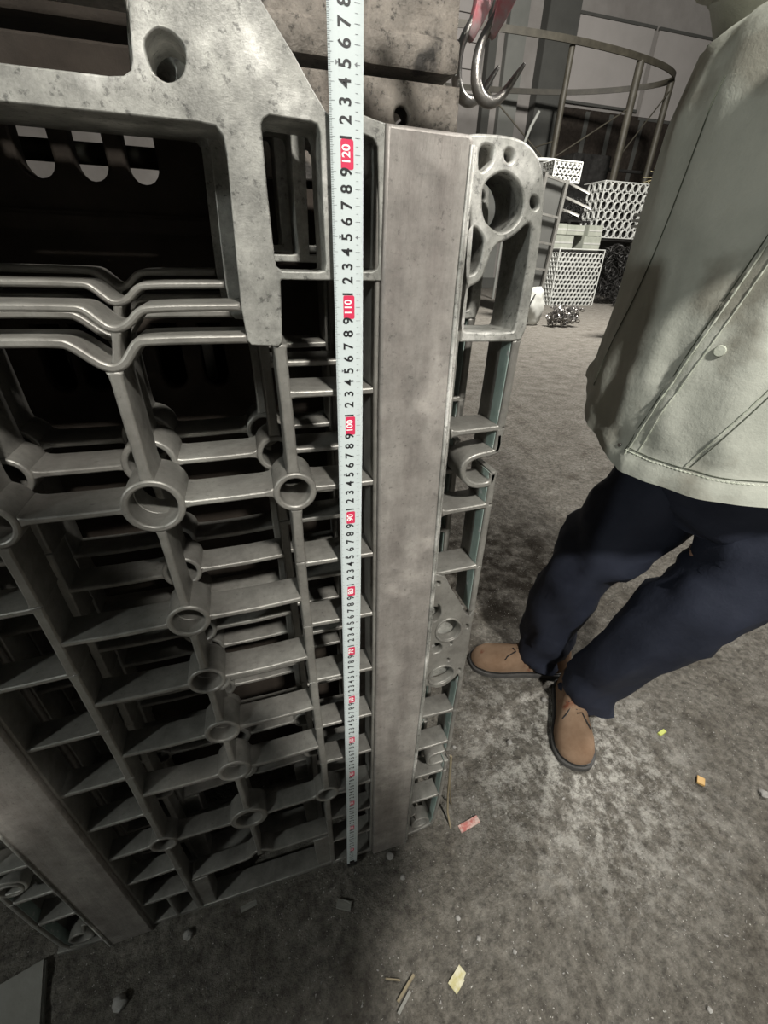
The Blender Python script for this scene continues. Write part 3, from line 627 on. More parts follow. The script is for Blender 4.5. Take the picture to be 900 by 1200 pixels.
def hand_nodes(nd, ed, wrist, wk, fdir, side, down, pref, curl=1.0):
    """palm and five fingers; fdir finger direction, side towards the thumb, down = curl direction"""
    f, s, d = Vector(fdir).normalized(), Vector(side).normalized(), Vector(down).normalized(); w = Vector(wrist)
    nd[pref+'palm'] = (tuple(w+f*4.2), 2.3); ed.append((wk, pref+'palm'))
    for i, (off, ln) in enumerate(((2.7, 6.6), (0.95, 7.4), (-0.8, 6.9), (-2.4, 5.4))):
        k0 = w+f*8.2+s*off; k1 = k0+(f*.85+d*.45*curl)*ln*.42; k2 = k1+(f*.35+d*.9*curl).normalized()*ln*.32; k3 = k2+(d*.8-f*.5*curl).normalized()*ln*.26
        ks = [pref+'f%d%d' % (i, j) for j in range(4)]
        for k, q, r in zip(ks, (k0, k1, k2, k3), (0.95, 0.85, 0.78, 0.68)): nd[k] = (tuple(q), r)
        ed.append((pref+'palm', ks[0])); ed += [(ks[j], ks[j+1]) for j in range(3)]
    t0 = w+f*3.0+s*3.0+d*.6; t1 = t0+(f*.7+s*.6+d*.4).normalized()*3.2; t2 = t1+(f*.8+s*.05+d*.6).normalized()*2.7
    for k, q, r in ((pref+'t0', t0, 1.15), (pref+'t1', t1, .95), (pref+'t2', t2, .8)): nd[k] = (tuple(q), r)
    ed += [(pref+'palm', pref+'t0'), (pref+'t0', pref+'t1'), (pref+'t1', pref+'t2')]
def loft(path, radii, name, m, parent, seg=28, wr=0.0, seed=0, closed_ends=True, sub=3, ell=None):
    """clothing tube along a path (cm) with soft folds"""
    pts = [Vector(p) for p in path]; fine = []; fr_ = []
    n = len(pts)
    for i in range(n-1):
        p0, p1, p2, p3 = pts[max(i-1, 0)], pts[i], pts[i+1], pts[min(i+2, n-1)]
        for k in range(sub*2):
            t = k/(sub*2)
            fine.append(0.5*((2*p1)+(p2-p0)*t+(2*p0-5*p1+4*p2-p3)*t*t+(3*p1-p0-3*p2+p3)*t**3)); fr_.append(radii[i]+(radii[i+1]-radii[i])*(t*t*(3-2*t)))
    fine.append(pts[-1]); fr_.append(radii[-1])
    bm = bmesh.new(); rings = []; up = Vector((0, 1, 0)); N_ = len(fine)
    for i, (c, r) in enumerate(zip(fine, fr_)):
        d = (fine[min(i+1, N_-1)]-fine[max(i-1, 0)]).normalized(); u = (up-d*up.dot(d)).normalized(); s = d.cross(u); ring = []
        for k in range(seg):
            a = 2*math.pi*k/seg; w = 0
            if wr: w = wr*(noise.noise(Vector((math.cos(a)*1.3+seed, math.sin(a)*1.3, i*0.30)))+.5*noise.noise(Vector((math.cos(a)*3+seed, math.sin(a)*3, i*0.8))))
            e = ell if ell else (1, 1)
            ring.append(bm.verts.new(P(*(c+(u*math.cos(a)*e[0]+s*math.sin(a)*e[1])*(r+w)))))
        rings.append(ring)
    for a, b in zip(rings, rings[1:]):
        for k in range(seg): bm.faces.new((a[k], a[(k+1) % seg], b[(k+1) % seg], b[k]))
    if closed_ends:
        bm.faces.new(rings[-1])
        # turned-in hem at the lower end
        inn = [bm.verts.new(v.co+(P(*fine[0])-v.co)*0.10+Vector((0, 0, 0.006))) for v in rings[0]]
        for k in range(seg): bm.faces.new((rings[0][(k+1) % seg], rings[0][k], inn[k], inn[(k+1) % seg]))
        bm.faces.new(inn)
    return from_bm(name, bm, m, parent, angle=70)
def make_boot(heel, toe, parent, label):
    """ankle boot standing on the ground, from heel point to toe point (x, y)"""
    h = Vector((heel[0], heel[1], 0)); t = Vector((toe[0], toe[1], 0)); d = (t-h); L_ = d.length; d.normalize(); s = Vector((-d.y, d.x, 0)); zb = 5.0
    root = bpy.data.objects.new('boot', None); COL.objects.link(root); root.parent = parent; root.location = P(h.x, h.y, 5)-parent_origin(parent); root['label'] = label
    def W_(u): # half width of the sole along the foot
        q = [(0, 0.0), (.03, 2.2), (.12, 3.4), (.3, 3.5), (.5, 3.9), (.7, 5.0), (.84, 4.9), (.94, 3.7), (.985, 2.0), (1, 0.0)]
        for (a, b), (c, e) in zip(q, q[1:]):
            if u <= c: return b+(e-b)*(u-a)/(c-a)
        return 0
    us = [0, .015, .04, .08, .15, .25, .35, .45, .55, .65, .73, .8, .86, .91, .95, .975, .99, 1]
    out = [(u, W_(u)) for u in us]; loop = [(u*L_, w) for u, w in out]+[(u*L_, -w) for u, w in out[::-1][1:-1]]
    def ring_(bm, z, g): return [bm.verts.new(P(*(h+d*(L_/2+(x-L_/2)*(1+g/L_*2))+s*(y+(g if y > 0 else -g if y < 0 else 0))+Vector((0, 0, zb+z))))) for x, y in loop]
    bm = bmesh.new(); lv = [ring_(bm, z, g) for z, g in ((0.0, .2), (.25, .45), (1.5, .5), (1.7, .35), (1.75, .05))]
    for a, b in zip(lv, lv[1:]):
        for k in range(len(loop)): bm.faces.new((a[k], a[(k+1) % len(loop)], b[(k+1) % len(loop)], b[k]))
    bm.faces.new(lv[0][::-1]); bm.faces.new(lv[-1]); from_bm('sole', bm, 'rubber', root)
    bm = bmesh.new(); lv = [ring_(bm, z, g) for z, g in ((1.72, -.05), (1.72, .12), (2.15, .12), (2.2, -.1))]
    for a, b in zip(lv, lv[1:]):
        for k in range(len(loop)): bm.faces.new((a[k], a[(k+1) % len(loop)], b[(k+1) % len(loop)], b[k]))
    from_bm('welt', bm, 'darkiron', root)
    bm = bmesh.new(); rings = []; NA = 16
    hq = [(0.0, 2.2), (.015, 6), (.04, 9), (.1, 12.5), (.3, 12.8), (.42, 11.2), (.52, 8.6), (.62, 7.3), (.74, 6.5), (.84, 6.0), (.91, 5.2), (.96, 4.1), (.985, 3.0), (1.0, 2.2)]
    for u in [0.004, .015, .04, .08, .15, .25, .33, .4, .46, .52, .58, .65, .72, .79, .85, .9, .94, .97, .987, .996]:
        for (a, b), (c, e) in zip(hq, hq[1:]):
            if u <= c: ht = b+(e-b)*(u-a)/(c-a); break
        w = max(0.3, W_(u)-.1); row = []
        for k in range(NA+1):
            a = math.pi*k/NA; ca, sa = math.cos(a), math.sin(a)
            y = w*math.copysign(abs(ca)**.75, ca)*(1-.35*max(0, (ht-7)/6)*sa); z = 1.9+(ht-1.9)*(abs(sa)**.72)
            z += .12*noise.noise(Vector((u*22, ca*2, 3)))*(1 if sa > .2 else 0)
            row.append(bm.verts.new(P(*(h+d*u*L_+s*y+Vector((0, 0, zb+z))))))
        rings.append(row)
    for a, b in zip(rings, rings[1:]):
        for k in range(NA): bm.faces.new((a[k], a[k+1], b[k+1], b[k]))
    bm.faces.new(rings[0]); bm.faces.new(rings[-1][::-1]); from_bm('upper', bm, 'suede', root, angle=70)
    bm = bmesh.new()
    for sgn, u0 in ((1, .60), (-1, .56)):
        pts = [h+d*(u0*L_)+Vector((0, 0, zb+7.9)), h+d*((u0-.02)*L_)+s*sgn*1.3+Vector((0, 0, zb+7.9)), h+d*((u0+.06)*L_)+s*sgn*2.6+Vector((0, 0, zb+7.0)), h+d*((u0+.09)*L_)+s*sgn*3.4+Vector((0, 0, zb+6.0))]
        tube(bm, [P(*q) for q in pts], .0017, 6)
    for j, u0 in enumerate((.5, .56)):
        tube(bm, [P(*(h+d*(u0*L_)+s*y+Vector((0, 0, zb+9.1-j*1.1-abs(y)*.35)))) for y in (-2, -1, 0, 1, 2)], .0015, 6)
    from_bm('lace', bm, 'ink', root)
    return root
def head_mesh(parent, c, yaw, hairm='hair'):
    """head with face, ears, nose and short hair; c = centre of the skull (cm), yaw = facing direction angle"""
    bm = bmesh.new(); bmesh.ops.create_uvsphere(bm, u_segments=40, v_segments=28, radius=1)
    f = Vector((math.cos(yaw), math.sin(yaw), 0)); s = Vector((-f.y, f.x, 0)); c = Vector(c)
    for v in bm.verts:
        x, y, z = v.co; r = Vector((x*9.6, y*7.5, z*11.5))
        if z < 0: r.y *= 1-.35*(-z)**1.5; r.x *= 1-.12*(-z)
        if x > 0: r.x *= .96
        g = lambda a, b, cc, w: math.exp(-(((y*7.5-a)**2)+((z*11.5-b)**2))/w)*(1 if x > 0 else 0)*cc
        r.x += g(0, -1.5, 2.3, 2.2)+g(0, 0.6, 1.0, 2.0)+g(0, -10, .8, 5) + g(0, 3, .45, 14)
        r.x -= g(3.1, 1.2, .9, 2.2)+g(-3.1, 1.2, .9, 2.2)
        r.x += g(0, -4.9, .55, 3.0)-g(0, -5.3, .35, .25)
        v.co = P(*(c+f*r.x+s*r.y+Vector((0, 0, r.z))))
    from_bm('head', bm, 'skin', parent, angle=80)
    for sg in (1, -1):
        bm = bmesh.new(); bmesh.ops.create_uvsphere(bm, u_segments=12, v_segments=8, radius=.012)
        for v in bm.verts: v.co = P(*(c+f*8.0+s*sg*3.1+Vector((0, 0, 1.0))))+v.co
        from_bm('eye', bm, 'white', parent)
        bm = bmesh.new(); tube(bm, [P(*(c-f*.5+s*sg*(7.2+1.1*math.sin(a*.5))+Vector((0, 0, 0))+f*1.6*math.cos(a)+Vector((0, 0, 3.0*math.sin(a))))) for a in (2*math.pi*k/14 for k in range(14))], .005, 6, closed=True)
        from_bm('ear', bm, 'skin', parent)
    bm = bmesh.new(); bmesh.ops.create_uvsphere(bm, u_segments=32, v_segments=24, radius=1)
    bmesh.ops.delete(bm, geom=[v for v in bm.verts if v.co.z < -.25 or (v.co.x > .35 and v.co.z < .45)], context='VERTS')
    for v in bm.verts:
        q = v.co; v.co = P(*(c+f*q.x*10.3+s*q.y*8.3+Vector((0, 0, q.z*12.4))))
    from_bm('hair', bm, hairm, parent, angle=80)

# ---- the man in the pale green jacket
man = thing('person', P(66, 20, 5), 'person in a pale green work jacket, dark blue trousers and brown boots, holding the tape', 'person')
nd = {'pelvis': ((73, 13, 88), 9), 'belly': ((72, 14, 100), 12.5), 'chest': ((71, 15, 122), 13.5), 'neckb': ((71, 15, 139), 6.5), 'neck': ((70, 15, 147), 5.5), 'skull': ((68, 15, 154), 6),
      'rs': ((73, 27, 139), 5), 'ls': ((73, 2, 137), 5), 're': ((56, 30, 153), 3.8), 'rw': ((38, 27, 158), 3.0), 'le': ((44, -10, 140), 4.3), 'lw': ((18.5, -3.5, 145), 3.0),
      'rh': ((73.5, 20, 79), 5), 'lh': ((76.5, 8, 79), 5), 'rk': ((66.5, 28, 48), 4.2), 'lk': ((73.5, 6.5, 50), 4.2), 'ra': ((67, 33.5, 14), 3.8), 'la': ((67.5, 20, 14), 3.8)}
ed = [('pelvis', 'belly'), ('belly', 'chest'), ('chest', 'neckb'), ('neckb', 'neck'), ('neck', 'skull'), ('chest', 'rs'), ('chest', 'ls'), ('rs', 're'), ('re', 'rw'), ('ls', 'le'), ('le', 'lw'),
      ('pelvis', 'rh'), ('pelvis', 'lh'), ('rh', 'rk'), ('rk', 'ra'), ('lh', 'lk'), ('lk', 'la')]
hand_nodes(nd, ed, nd['lw'][0], 'lw', (-1, .1, .1), (0, .3, 1), (0, 1, .1), 'l')
hand_nodes(nd, ed, nd['rw'][0], 'rw', (-.8, -.4, .3), (.2, .3, 1), (.3, -1, -.2), 'r', .6)
skin_body('body', nd, ed, man, 'skin')
head_mesh(man, (66, 14.5, 160), math.pi+.15)
loft([(66.5, 34, 9), (66.0, 33, 22), (65.5, 29, 47), (69, 24, 62), (73, 20, 78), (74, 17, 90)], [6.6, 7.2, 8.2, 9.3, 10.8, 12], 'trouser_leg', 'navy', man, wr=2.3, seed=2)
loft([(69.5, 17.5, 11), (70, 15.5, 24), (73.0, 6.5, 50), (77.5, 4, 63), (79, 5, 76), (76, 9, 90)], [6.9, 7.2, 8.0, 8.9, 10.2, 12], 'trouser_leg', 'navy', man, wr=2.1, seed=11)
loft([(75, 14, 68.5), (75, 14, 71), (75, 13, 76), (74, 13, 85), (73.5, 13, 95)], [4.5, 8.0, 11.0, 13, 13.5], 'trouser_seat', 'navy', man, wr=.7, seed=4, ell=(1.25, .95))
make_boot((74.5, 29.2), (46.4, 40.2), man, 'boot pointing at the tray, toe against its edge')
make_boot((70.5, 31.5-6), (57.0, 3.0), man, 'boot pointing towards the viewer')
# jacket: a loose tube of cloth given by angle and height
HZ = [(0, 88), (1.57, 94), (2.3, 94), (2.78, 88.5), (3.12, 84.3), (3.25, 83.8), (3.7, 84.4), (4.2, 85.5), (4.8, 86.5), (6.3, 90)]
def hemz(a):      # a = angle, pi = front
    for (a0, z0), (a1, z1) in zip(HZ, HZ[1:]):
        if a <= a1: return z0+(z1-z0)*(a-a0)/(a1-a0)
    return 90
JC = [(84, 72.5, 15, 22.0, 24.0), (95, 72.5, 15, 22.5, 24.5), (108, 72.5, 15, 21.8, 24.2), (122, 72.5, 15, 21.6, 24.2), (132, 72.5, 15, 21.4, 24), (140, 72.5, 15, 19.5, 22.5), (143.5, 72, 15, 10, 13), (145, 71.5, 15, 7.2, 7.6)]
def JS(a, z, off=0.0):
    for (z0, *p0), (z1, *p1) in zip(JC, JC[1:]):
        if z <= z1 or z1 == 145:
            t = max(-.3, min(1, (z-z0)/(z1-z0))); cxx, cy, ra, rb = [u+(v-u)*t for u, v in zip(p0, p1)]; break
    ca, sa = math.cos(a), math.sin(a)
    fold = 1.3*noise.noise(Vector((math.cos(a)*2.4, math.sin(a)*2.4, z*0.018)))+.8*noise.noise(Vector((math.cos(a)*6, math.sin(a)*6, z*0.045)))
    if z < 100: fold += 0.5*noise.noise(Vector((a*7, z*.22, 4)))
    d = a-AP(z)
    step = 0.45 if 0 < d < 1.6 else 0.0
    k = fold+step+off
    px = 0.8*math.exp(-((a-AP(z))/.12)**2)*max(0, (100-z)/16)   # the front corner of the hem swings out
    return P(cxx+ca*(ra+k+px), cy+sa*(rb+k+px), z)
def AP(z): return math.pi+.05+0.36*max(0, (z-84))/34.0       # angle of the front placket at height z
bm = bmesh.new(); rows = []; NS = 150; zs = [0, .4, 1.2, 2.5]+[4+i*1.6 for i in range(37)]
for i, dz in enumerate(zs):
    row = []
    for k in range(NS):
        a = 2*math.pi*k/NS; hz = hemz(a); z = hz+dz*(145-hz)/(zs[-1])
        row.append(bm.verts.new(JS(a, z, 0.35 if i < 4 else 0)))
    rows.append(row)
for a_, b_ in zip(rows, rows[1:]):
    for k in range(NS): bm.faces.new((a_[k], a_[(k+1) % NS], b_[(k+1) % NS], b_[k]))
inn = [bm.verts.new(v.co+(P(70, 15, 86)-v.co)*.06+Vector((0, 0, .004))) for v in rows[0]]
top = [bm.verts.new(v.co+(P(70, 15, 92)-v.co)*.08) for v in inn]
for k in range(NS):
    bm.faces.new((rows[0][(k+1) % NS], rows[0][k], inn[k], inn[(k+1) % NS])); bm.faces.new((inn[(k+1) % NS], inn[k], top[k], top[(k+1) % NS]))
jk = from_bm('jacket', bm, 'jacket', man, angle=75)
def seam(pts, name='stitched_seam', r=.16, m='seam', pucker=True):
    q = []
    for i in range(len(pts)-1):
        for t in range(10):
            a = pts[i][0]+(pts[i+1][0]-pts[i][0])*t/10; z = pts[i][1]+(pts[i+1][1]-pts[i][1])*t/10; q.append((a, z))
    q.append(pts[-1]); bm = bmesh.new()
    tube(bm, [JS(a, z, .12) for a, z in q], [(r*.7*(1+.45*math.sin(i*2.1)*(1 if pucker else 0)))/100 for i in range(len(q))], 6)
    return from_bm(name, bm, m, jk)
front = [(AP(z)+.015, z) for z in (86.5, 92, 98, 104, 110, 116, 122, 128)]
seam(front); seam([(a+.06, z) for a, z in front], r=.13)
seam([(a-.03, z) for a, z in front], r=.12, m='darkthread', pucker=False)
seam([(AP(z)+.36+.25*(z-86)/40, z) for z in (88.5, 94, 100, 106, 112, 118)], r=.15)
seam([(AP(z)+.385+.25*(z-86)/40, z) for z in (88.5, 94, 100, 106, 112, 118)], r=.10, m='darkthread', pucker=False)
seam([(AP(z)-.55-.003*(z-86), z) for z in (95, 102, 110, 118, 126, 134)], r=.12, m='darkthread', pucker=False)
seam([(AP(86)+.02+.08*i, hemz(math.pi+.08*i)+3.4) for i in range(16)], r=.2)
seam([(AP(86)+.02+.08*i, hemz(math.pi+.08*i)+3.9) for i in range(16)], r=.12, m='darkthread', pucker=False)
def disc(a, z, r, m, nm, lb=None):
    bm = bmesh.new(); c = JS(a, z, .25); n = (c-P(70, 15, z)).normalized()
    bmesh.ops.create_cone(bm, cap_ends=True, segments=24, radius1=r/100, radius2=r*.85/100, depth=.003)
    bmesh.ops.transform(bm, matrix=Matrix.Translation(c) @ n.to_track_quat('Z', 'Y').to_matrix().to_4x4(), verts=bm.verts)
    tagp(from_bm(nm, bm, m, jk), lb)
disc(AP(105)+.13, 104.5, .75, 'seam', 'snap_button'); disc(AP(87)-.07, 87.6, .38, 'steel', 'snap_stud', 'small bright metal snap stud')
# pocket flap at the right edge of the view
bm = bmesh.new(); rws = []
for i in range(9):
    z = 118-i*.9; rws.append([bm.verts.new(JS(AP(110)+.34+.045*k, z-.5*math.sin(k/16*math.pi), .9 if 0 < i < 8 else .3)) for k in range(17)])
for a_, b_ in zip(rws, rws[1:]):
    for k in range(16): bm.faces.new((a_[k], a_[k+1], b_[k+1], b_[k]))
from_bm('pocket_flap', bm, 'jacket', jk, angle=75)
# sleeves and collar
loft([(38, 27, 156.5), (44, 29, 155.5), (54, 30, 156), (64, 29, 153.5), (72, 26, 144), (74, 20, 136)], [6.2, 7.2, 8.4, 9.6, 10.5, 10], 'sleeve', 'jacket', man, wr=1.3, seed=5)
loft([(24, -5.5, 144.5), (34, -8, 142), (44, -10, 140), (58, -7, 138), (70, 1, 134), (72, 10, 130)], [5.6, 6.4, 7.4, 8.6, 10, 10], 'sleeve', 'jacket', man, wr=1.3, seed=6)
loft([(71, 15, 142), (70.5, 15, 146), (70, 15, 149)], [8.2, 7.4, 7.8], 'collar', 'jacket', man, wr=.4, seed=8, closed_ends=False)

# ---- the person taking the photograph, standing at the viewpoint (his body shades the lower left of the trays)
def GS(q):
    k = min(1, max(0, (-52-q[1])/24)); return (q[0]+10*k, q[1], q[2])
ph = thing('person', P(-12, -84, 5), 'person in dark work clothes standing at the viewpoint, holding up a phone with both hands', 'person')
nd = {'pelvis': ((-20, -86, 90), 12), 'belly': ((-20, -85, 104), 12), 'chest': ((-19, -83, 124), 13), 'neckb': ((-18, -81, 140), 6.5), 'neck': ((-17.5, -79, 147), 5.3), 'skull': ((-17, -77, 153), 6),
      'rs': ((-2, -81, 138), 6), 'ls': ((-37, -81, 138), 6), 're': ((3, -72, 114), 4.3), 'rw': ((-1, -50, 106), 3.0), 'le': ((-38, -70, 114), 4.3), 'lw': ((-20.5, -51, 110), 3.0),
      'rh': ((-11, -86, 80), 9), 'lh': ((-29, -86, 80), 9), 'rk': ((-10, -83, 50), 5.6), 'lk': ((-31, -83, 50), 5.6), 'ra': ((-10, -87, 14), 3.8), 'la': ((-33, -87, 14), 3.8)}
for k_ in nd:
    (x_, y_, z_), r_ = nd[k_]; nd[k_] = (GS((x_, y_, z_)), r_)
hand_nodes(nd, ed2 := [(a, b) for a, b in ed if len(a) < 7 and a[0] != 'l' or a in ('ls', 'le', 'lh', 'lk')] and [('pelvis', 'belly'), ('belly', 'chest'), ('chest', 'neckb'), ('neckb', 'neck'), ('neck', 'skull'), ('chest', 'rs'), ('chest', 'ls'), ('rs', 're'), ('re', 'rw'), ('ls', 'le'), ('le', 'lw'), ('pelvis', 'rh'), ('pelvis', 'lh'), ('rh', 'rk'), ('rk', 'ra'), ('lh', 'lk'), ('lk', 'la')], nd['rw'][0], 'rw', (-.2, .5, .8), (-.6, .3, -.2), (-.8, -.2, .1), 'r', .8)
hand_nodes(nd, ed2, nd['lw'][0], 'lw', (.2, .5, .8), (.6, .3, -.2), (.8, -.2, .1), 'l', .8)
skin_body('body', nd, ed2, ph, 'skin')
head_mesh(ph, (-6.5, -76, 160), math.pi/2-.1)
loft([GS(q) for q in [(-10, -87, 9), (-10, -86, 24), (-10, -83, 50), (-12, -85, 68), (-16, -86, 86), (-19, -86, 96)]], [7, 7.4, 8.4, 9.6, 11, 12.5], 'trouser_leg', 'darkcol', ph, wr=1.2, seed=21)
loft([GS(q) for q in [(-33, -87, 9), (-32.5, -86, 24), (-31, -83, 50), (-29, -85, 68), (-24, -86, 86), (-21, -86, 96)]], [7, 7.4, 8.4, 9.6, 11, 12.5], 'trouser_leg', 'darkcol', ph, wr=1.2, seed=22)
loft([GS(q) for q in [(-20, -86, 78), (-20, -86, 90), (-20, -85, 106), (-19, -83, 124), (-18.5, -82, 136), (-18, -80, 143)]], [17.5, 18, 17.5, 18, 15, 8], 'jacket', 'darkcol', ph, wr=1.0, seed=23, ell=(.8, 1.22), seg=40)
loft([GS(q) for q in [(-3, -54, 107), (2, -66, 111), (4, -73, 115), (1, -80, 132), (-6, -82, 137), (-12, -82, 137)]], [5, 6, 7, 8.5, 9, 8], 'sleeve', 'darkcol', ph, wr=1.0, seed=24)
loft([GS(q) for q in [(-22, -55, 110.5), (-33, -65, 112), (-39, -71, 115), (-38, -80, 132), (-32, -82, 137), (-25, -82, 137)]], [5, 6, 7, 8.5, 9, 8], 'sleeve', 'darkcol', ph, wr=1.0, seed=25)
make_boot((0, -92), (1.5, -64), ph, 'boot on the right')
make_boot((-23, -92), (-25, -64), ph, 'boot on the left')
t = thing('phone', P(-9, -41, 110), 'dark phone held up in both hands at the viewpoint', 'phone')
bm = bmesh.new(); box(bm, Vector((-.058, -.098, .006)), Vector((.022, .058, .014)), bev=.003)
bmesh.ops.transform(bm, matrix=M, verts=bm.verts); from_bm('phone_body', bm, 'darkiron', t)

# ------------------------------------------------------------------ hooks hanging behind the trays
def make_hook(px, label, s=1.0, twist=0.0):
    t = thing('crane_hook', P(*px), label, 'hook', 'crane hooks hanging on the chain sling', rz=twist)
    o = Vector(P(*px))
    def L_(x, z, y=0): return o+Vector((x*s/100, y*s/100, z*s/100))
    cl = [(1.6, 3.8), (0.7, 2.4), (-0.6, 0.6), (-1.9, -1.6), (-2.9, -3.8), (-3.2, -6.6), (-2.8, -9.3), (-1.4, -11.3), (0.9, -12.0), (3.2, -11.2), (5.0, -9.2), (6.8, -6.8), (8.4, -4.8)]
    rr = [.7, .72, .8, .92, 1.02, 1.12, 1.22, 1.27, 1.2, 1.0, .8, .55, .28]
    cl2 = [(x, z) for x, z in chaikin(cl, 2, False)]
    rs = [rr[min(len(rr)-1, int(i/(len(cl2)-1)*(len(rr)-1)))]*(1-((i/(len(cl2)-1)*(len(rr)-1)) % 1))+rr[min(len(rr)-1, int(i/(len(cl2)-1)*(len(rr)-1))+1)]*((i/(len(cl2)-1)*(len(rr)-1)) % 1) for i in range(len(cl2))]
    bm = bmesh.new(); tube(bm, [L_(x, z) for x, z in cl2], [r*s/100 for r in rs], 14); from_bm('hook_body', bm, 'steel', t, angle=80, org=o)
    shank = [(-1.2, -1.2), (0.2, -2.0), (2.4, 1.2), (4.2, 4.2), (5.4, 10.5), (4.5, 11), (3.6, 6.6), (2.5, 5.4), (1.8, 10.4), (.3, 10.4), (.1, 4.0)]
    solid('fork_shank', [(x*s, z*s) for x, z in shank], [], -0.9*s, 1.8*s, 'hookred', t, .2*s, org=Vector(P(0, 0, 0)))
    bm = bmesh.new(); tube(bm, [L_(-.2, 9.4, 0), L_(5.8, 9.4, 0)], .006*s, 10); from_bm('clevis_pin', bm, 'steel', t, org=o)
    return t
h1 = make_hook((34.4, 48, 145.3), 'front crane hook of the pair, bright worn steel with red fork', 0.74)
h2_ = make_hook((33.4, 54, 146.6), 'rear crane hook of the pair, nearer the rusty blocks', 0.74, 0.15)
flush()
t = thing('chain_sling', P(33.5, 50, 156), 'short steel chain carrying the two crane hooks', 'chain')
for j, (x0, y0) in enumerate(((36.3, 48), (35.3, 54))):
    for k in range(9):
        bm = bmesh.new(); z0 = 153.6+(j*2)+k*3.1; pts = []
        for i in range(16):
            a = 2*math.pi*i/16; u, w = 1.15*math.cos(a), 1.5*math.sin(a)+(.7 if math.sin(a) > 0 else -.7)
            pts.append(P(x0+(u if k % 2 else 0), y0+(0 if k % 2 else u), z0+w))
        tube(bm, pts, .0036, 8, closed=True); from_bm('chain_link', bm, 'darkiron', t)

# ------------------------------------------------------------------ hall behind
def panel(name, x0, x1, z0, z1, y, th, m, parent=None, bev=0):
    bm = bmesh.new(); box(bm, P(x0, y-th, z0), P(x1, y, z1), bev=bev)
    return from_bm(name, bm, m, parent, smooth=False)
KW = 1.416
def sx(x): return -8+(x+8)*KW
def sz(z): return 114+(z-114)*KW
def column(x0, x1, y, m, label, d=35, z1=1280):
    x0, x1, y = sx(x0), sx(x1), 1898
    t = thing('wall_column', P((x0+x1)/2, y, 5), label, 'column', 'columns along the back wall')
    panel('shaft', x0, x1, 5, z1, y, d, m, t, .01); panel('base', x0-6, x1+6, 5, 45, y, d+8, 'darkcol', t, .01)
column(470, 540, 1318, 'column', 'pale column on the back wall just right of the rusty blocks', 20)
column(640, 662, 1318, 'darkcol', 'narrow dark column on the back wall behind the crane hooks', 30)
column(690, 740, 1318, 'column', 'grey painted column on the back wall left of the sooty one', 25)
column(785, 872, 1318, 'darkcol', 'broad sooty column on the back wall, left of the pale wall panel', 45)
def boards(x0, x1, z0, z1, y, nx, nz, label):
    x0, x1, y, z0, z1 = sx(x0), sx(x1), 1898, sz(z0), sz(z1)
    t = thing('wall_panel', P(x0, y, z0), label, 'wall panel')
    for i in range(nx):
        for j in range(nz):
            a, b = x0+(x1-x0)*i/nx, x0+(x1-x0)*(i+1)/nx; c, d = z0+(z1-z0)*j/nz, z0+(z1-z0)*(j+1)/nz
            panel('board', a+1.5, b-1.5, c+1.5, d-1.5, y, 6, 'wallpanel', t, .006)
    for z in (z0, z1): panel('rail', x0-3, x1+3, z-4, z+4, y, 11, 'darkcol', t)
boards(560, 632, 470, 660, 1325, 1, 4, 'pale pinkish boards on the back wall between the rusty block and the hooks')
boards(890, 1125, 485, 650, 1325, 1, 1, 'pale grey board on the back wall above the basket stacks')
boards(1140, 1500, 470, 650, 1325, 2, 1, 'dim grey boards on the back wall beside the jacket')
panel('trim_9', sx(886), sx(1650), 5, sz(474), 1894, 6, 'darkbox')['kind'] = 'structure'
for i, x in enumerate((960, 1040, 1145)):
    panel('trim_%d' % (i+1), sx(x), sx(x+14), 5, sz(470), 1898, 12, 'darkcol')['kind'] = 'structure'
def rod(bm, a, b, r, seg=8): tube(bm, [P(*a), P(*b)], r/100, seg)
# hoop frame
KH = 2.7
def H(x, y, z): return (-8.25+(x+8.25)*KH, -39.6+(y+39.6)*KH, 114.1+(z-114.1)*KH)
t = thing('hoop_frame', P(1000, 1480, 5), 'tall olive hoop frame on pipe legs behind the crane hooks', 'frame')
hp = [(180, 500), (233, 489), (284, 485), (330, 484), (380, 487), (430, 494), (475, 506), (505, 524), (508, 545), (490, 570), (455, 598), (417, 618), (365, 634), (312, 645), (250, 655), (200, 640), (160, 600), (155, 545)]
hp = chaikin(hp, 2); bm = bmesh.new(); n = len(hp); ri = []
for x, y in hp:
    d = Vector((x-330, y-565, 0)).normalized()
    ri.append([bm.verts.new(P(*H(x+d.x*e, y+d.y*e, z))) for e, z in ((0, 298), (1.6, 298), (1.6, 303.5), (0, 303.5))])
for i in range(n):
    a, b = ri[i], ri[(i+1) % n]
    for k in range(4): bm.faces.new((a[k], a[(k+1) % 4], b[(k+1) % 4], b[k]))
from_bm('hoop_band', bm, 'pipe', t, angle=35)
def rod(bm, a, b, r, seg=8): tube(bm, [P(*a), P(*b)], r/100, seg)
for x, y, r in ((337, 489, 8), (428, 496, 11), (503, 528, 10), (417, 616, 6), (240, 654, 6), (205, 495, 6)):
    a = H(x, y, 299); bm = bmesh.new(); rod(bm, (a[0], a[1], 5), a, r, 12); from_bm('pipe_leg', bm, 'pipe', t)
for a, b in (((332, 489, 208), (428, 496, 262)), ((428, 496, 218), (503, 526, 290)), ((240, 654, 200), (337, 487, 226)), ((235, 495, 270), (332, 487, 205)), ((337, 487, 120), (428, 496, 90))):
    bm = bmesh.new(); rod(bm, H(*a), H(*b), 2.0); from_bm('tie_rod', bm, 'pipe', t)
t = thing('bent_pipe', P(800, 1350, 5), 'pale bent pipe standing before the hoop frame leg', 'pipe')
bm = bmesh.new(); tube(bm, [P(*q) for q in ((765, 1340, 5), (770, 1340, 260), (782, 1340, 360), (808, 1340, 430), (826, 1340, 462))], .04, 10); from_bm('pipe_run', bm, 'column', t)

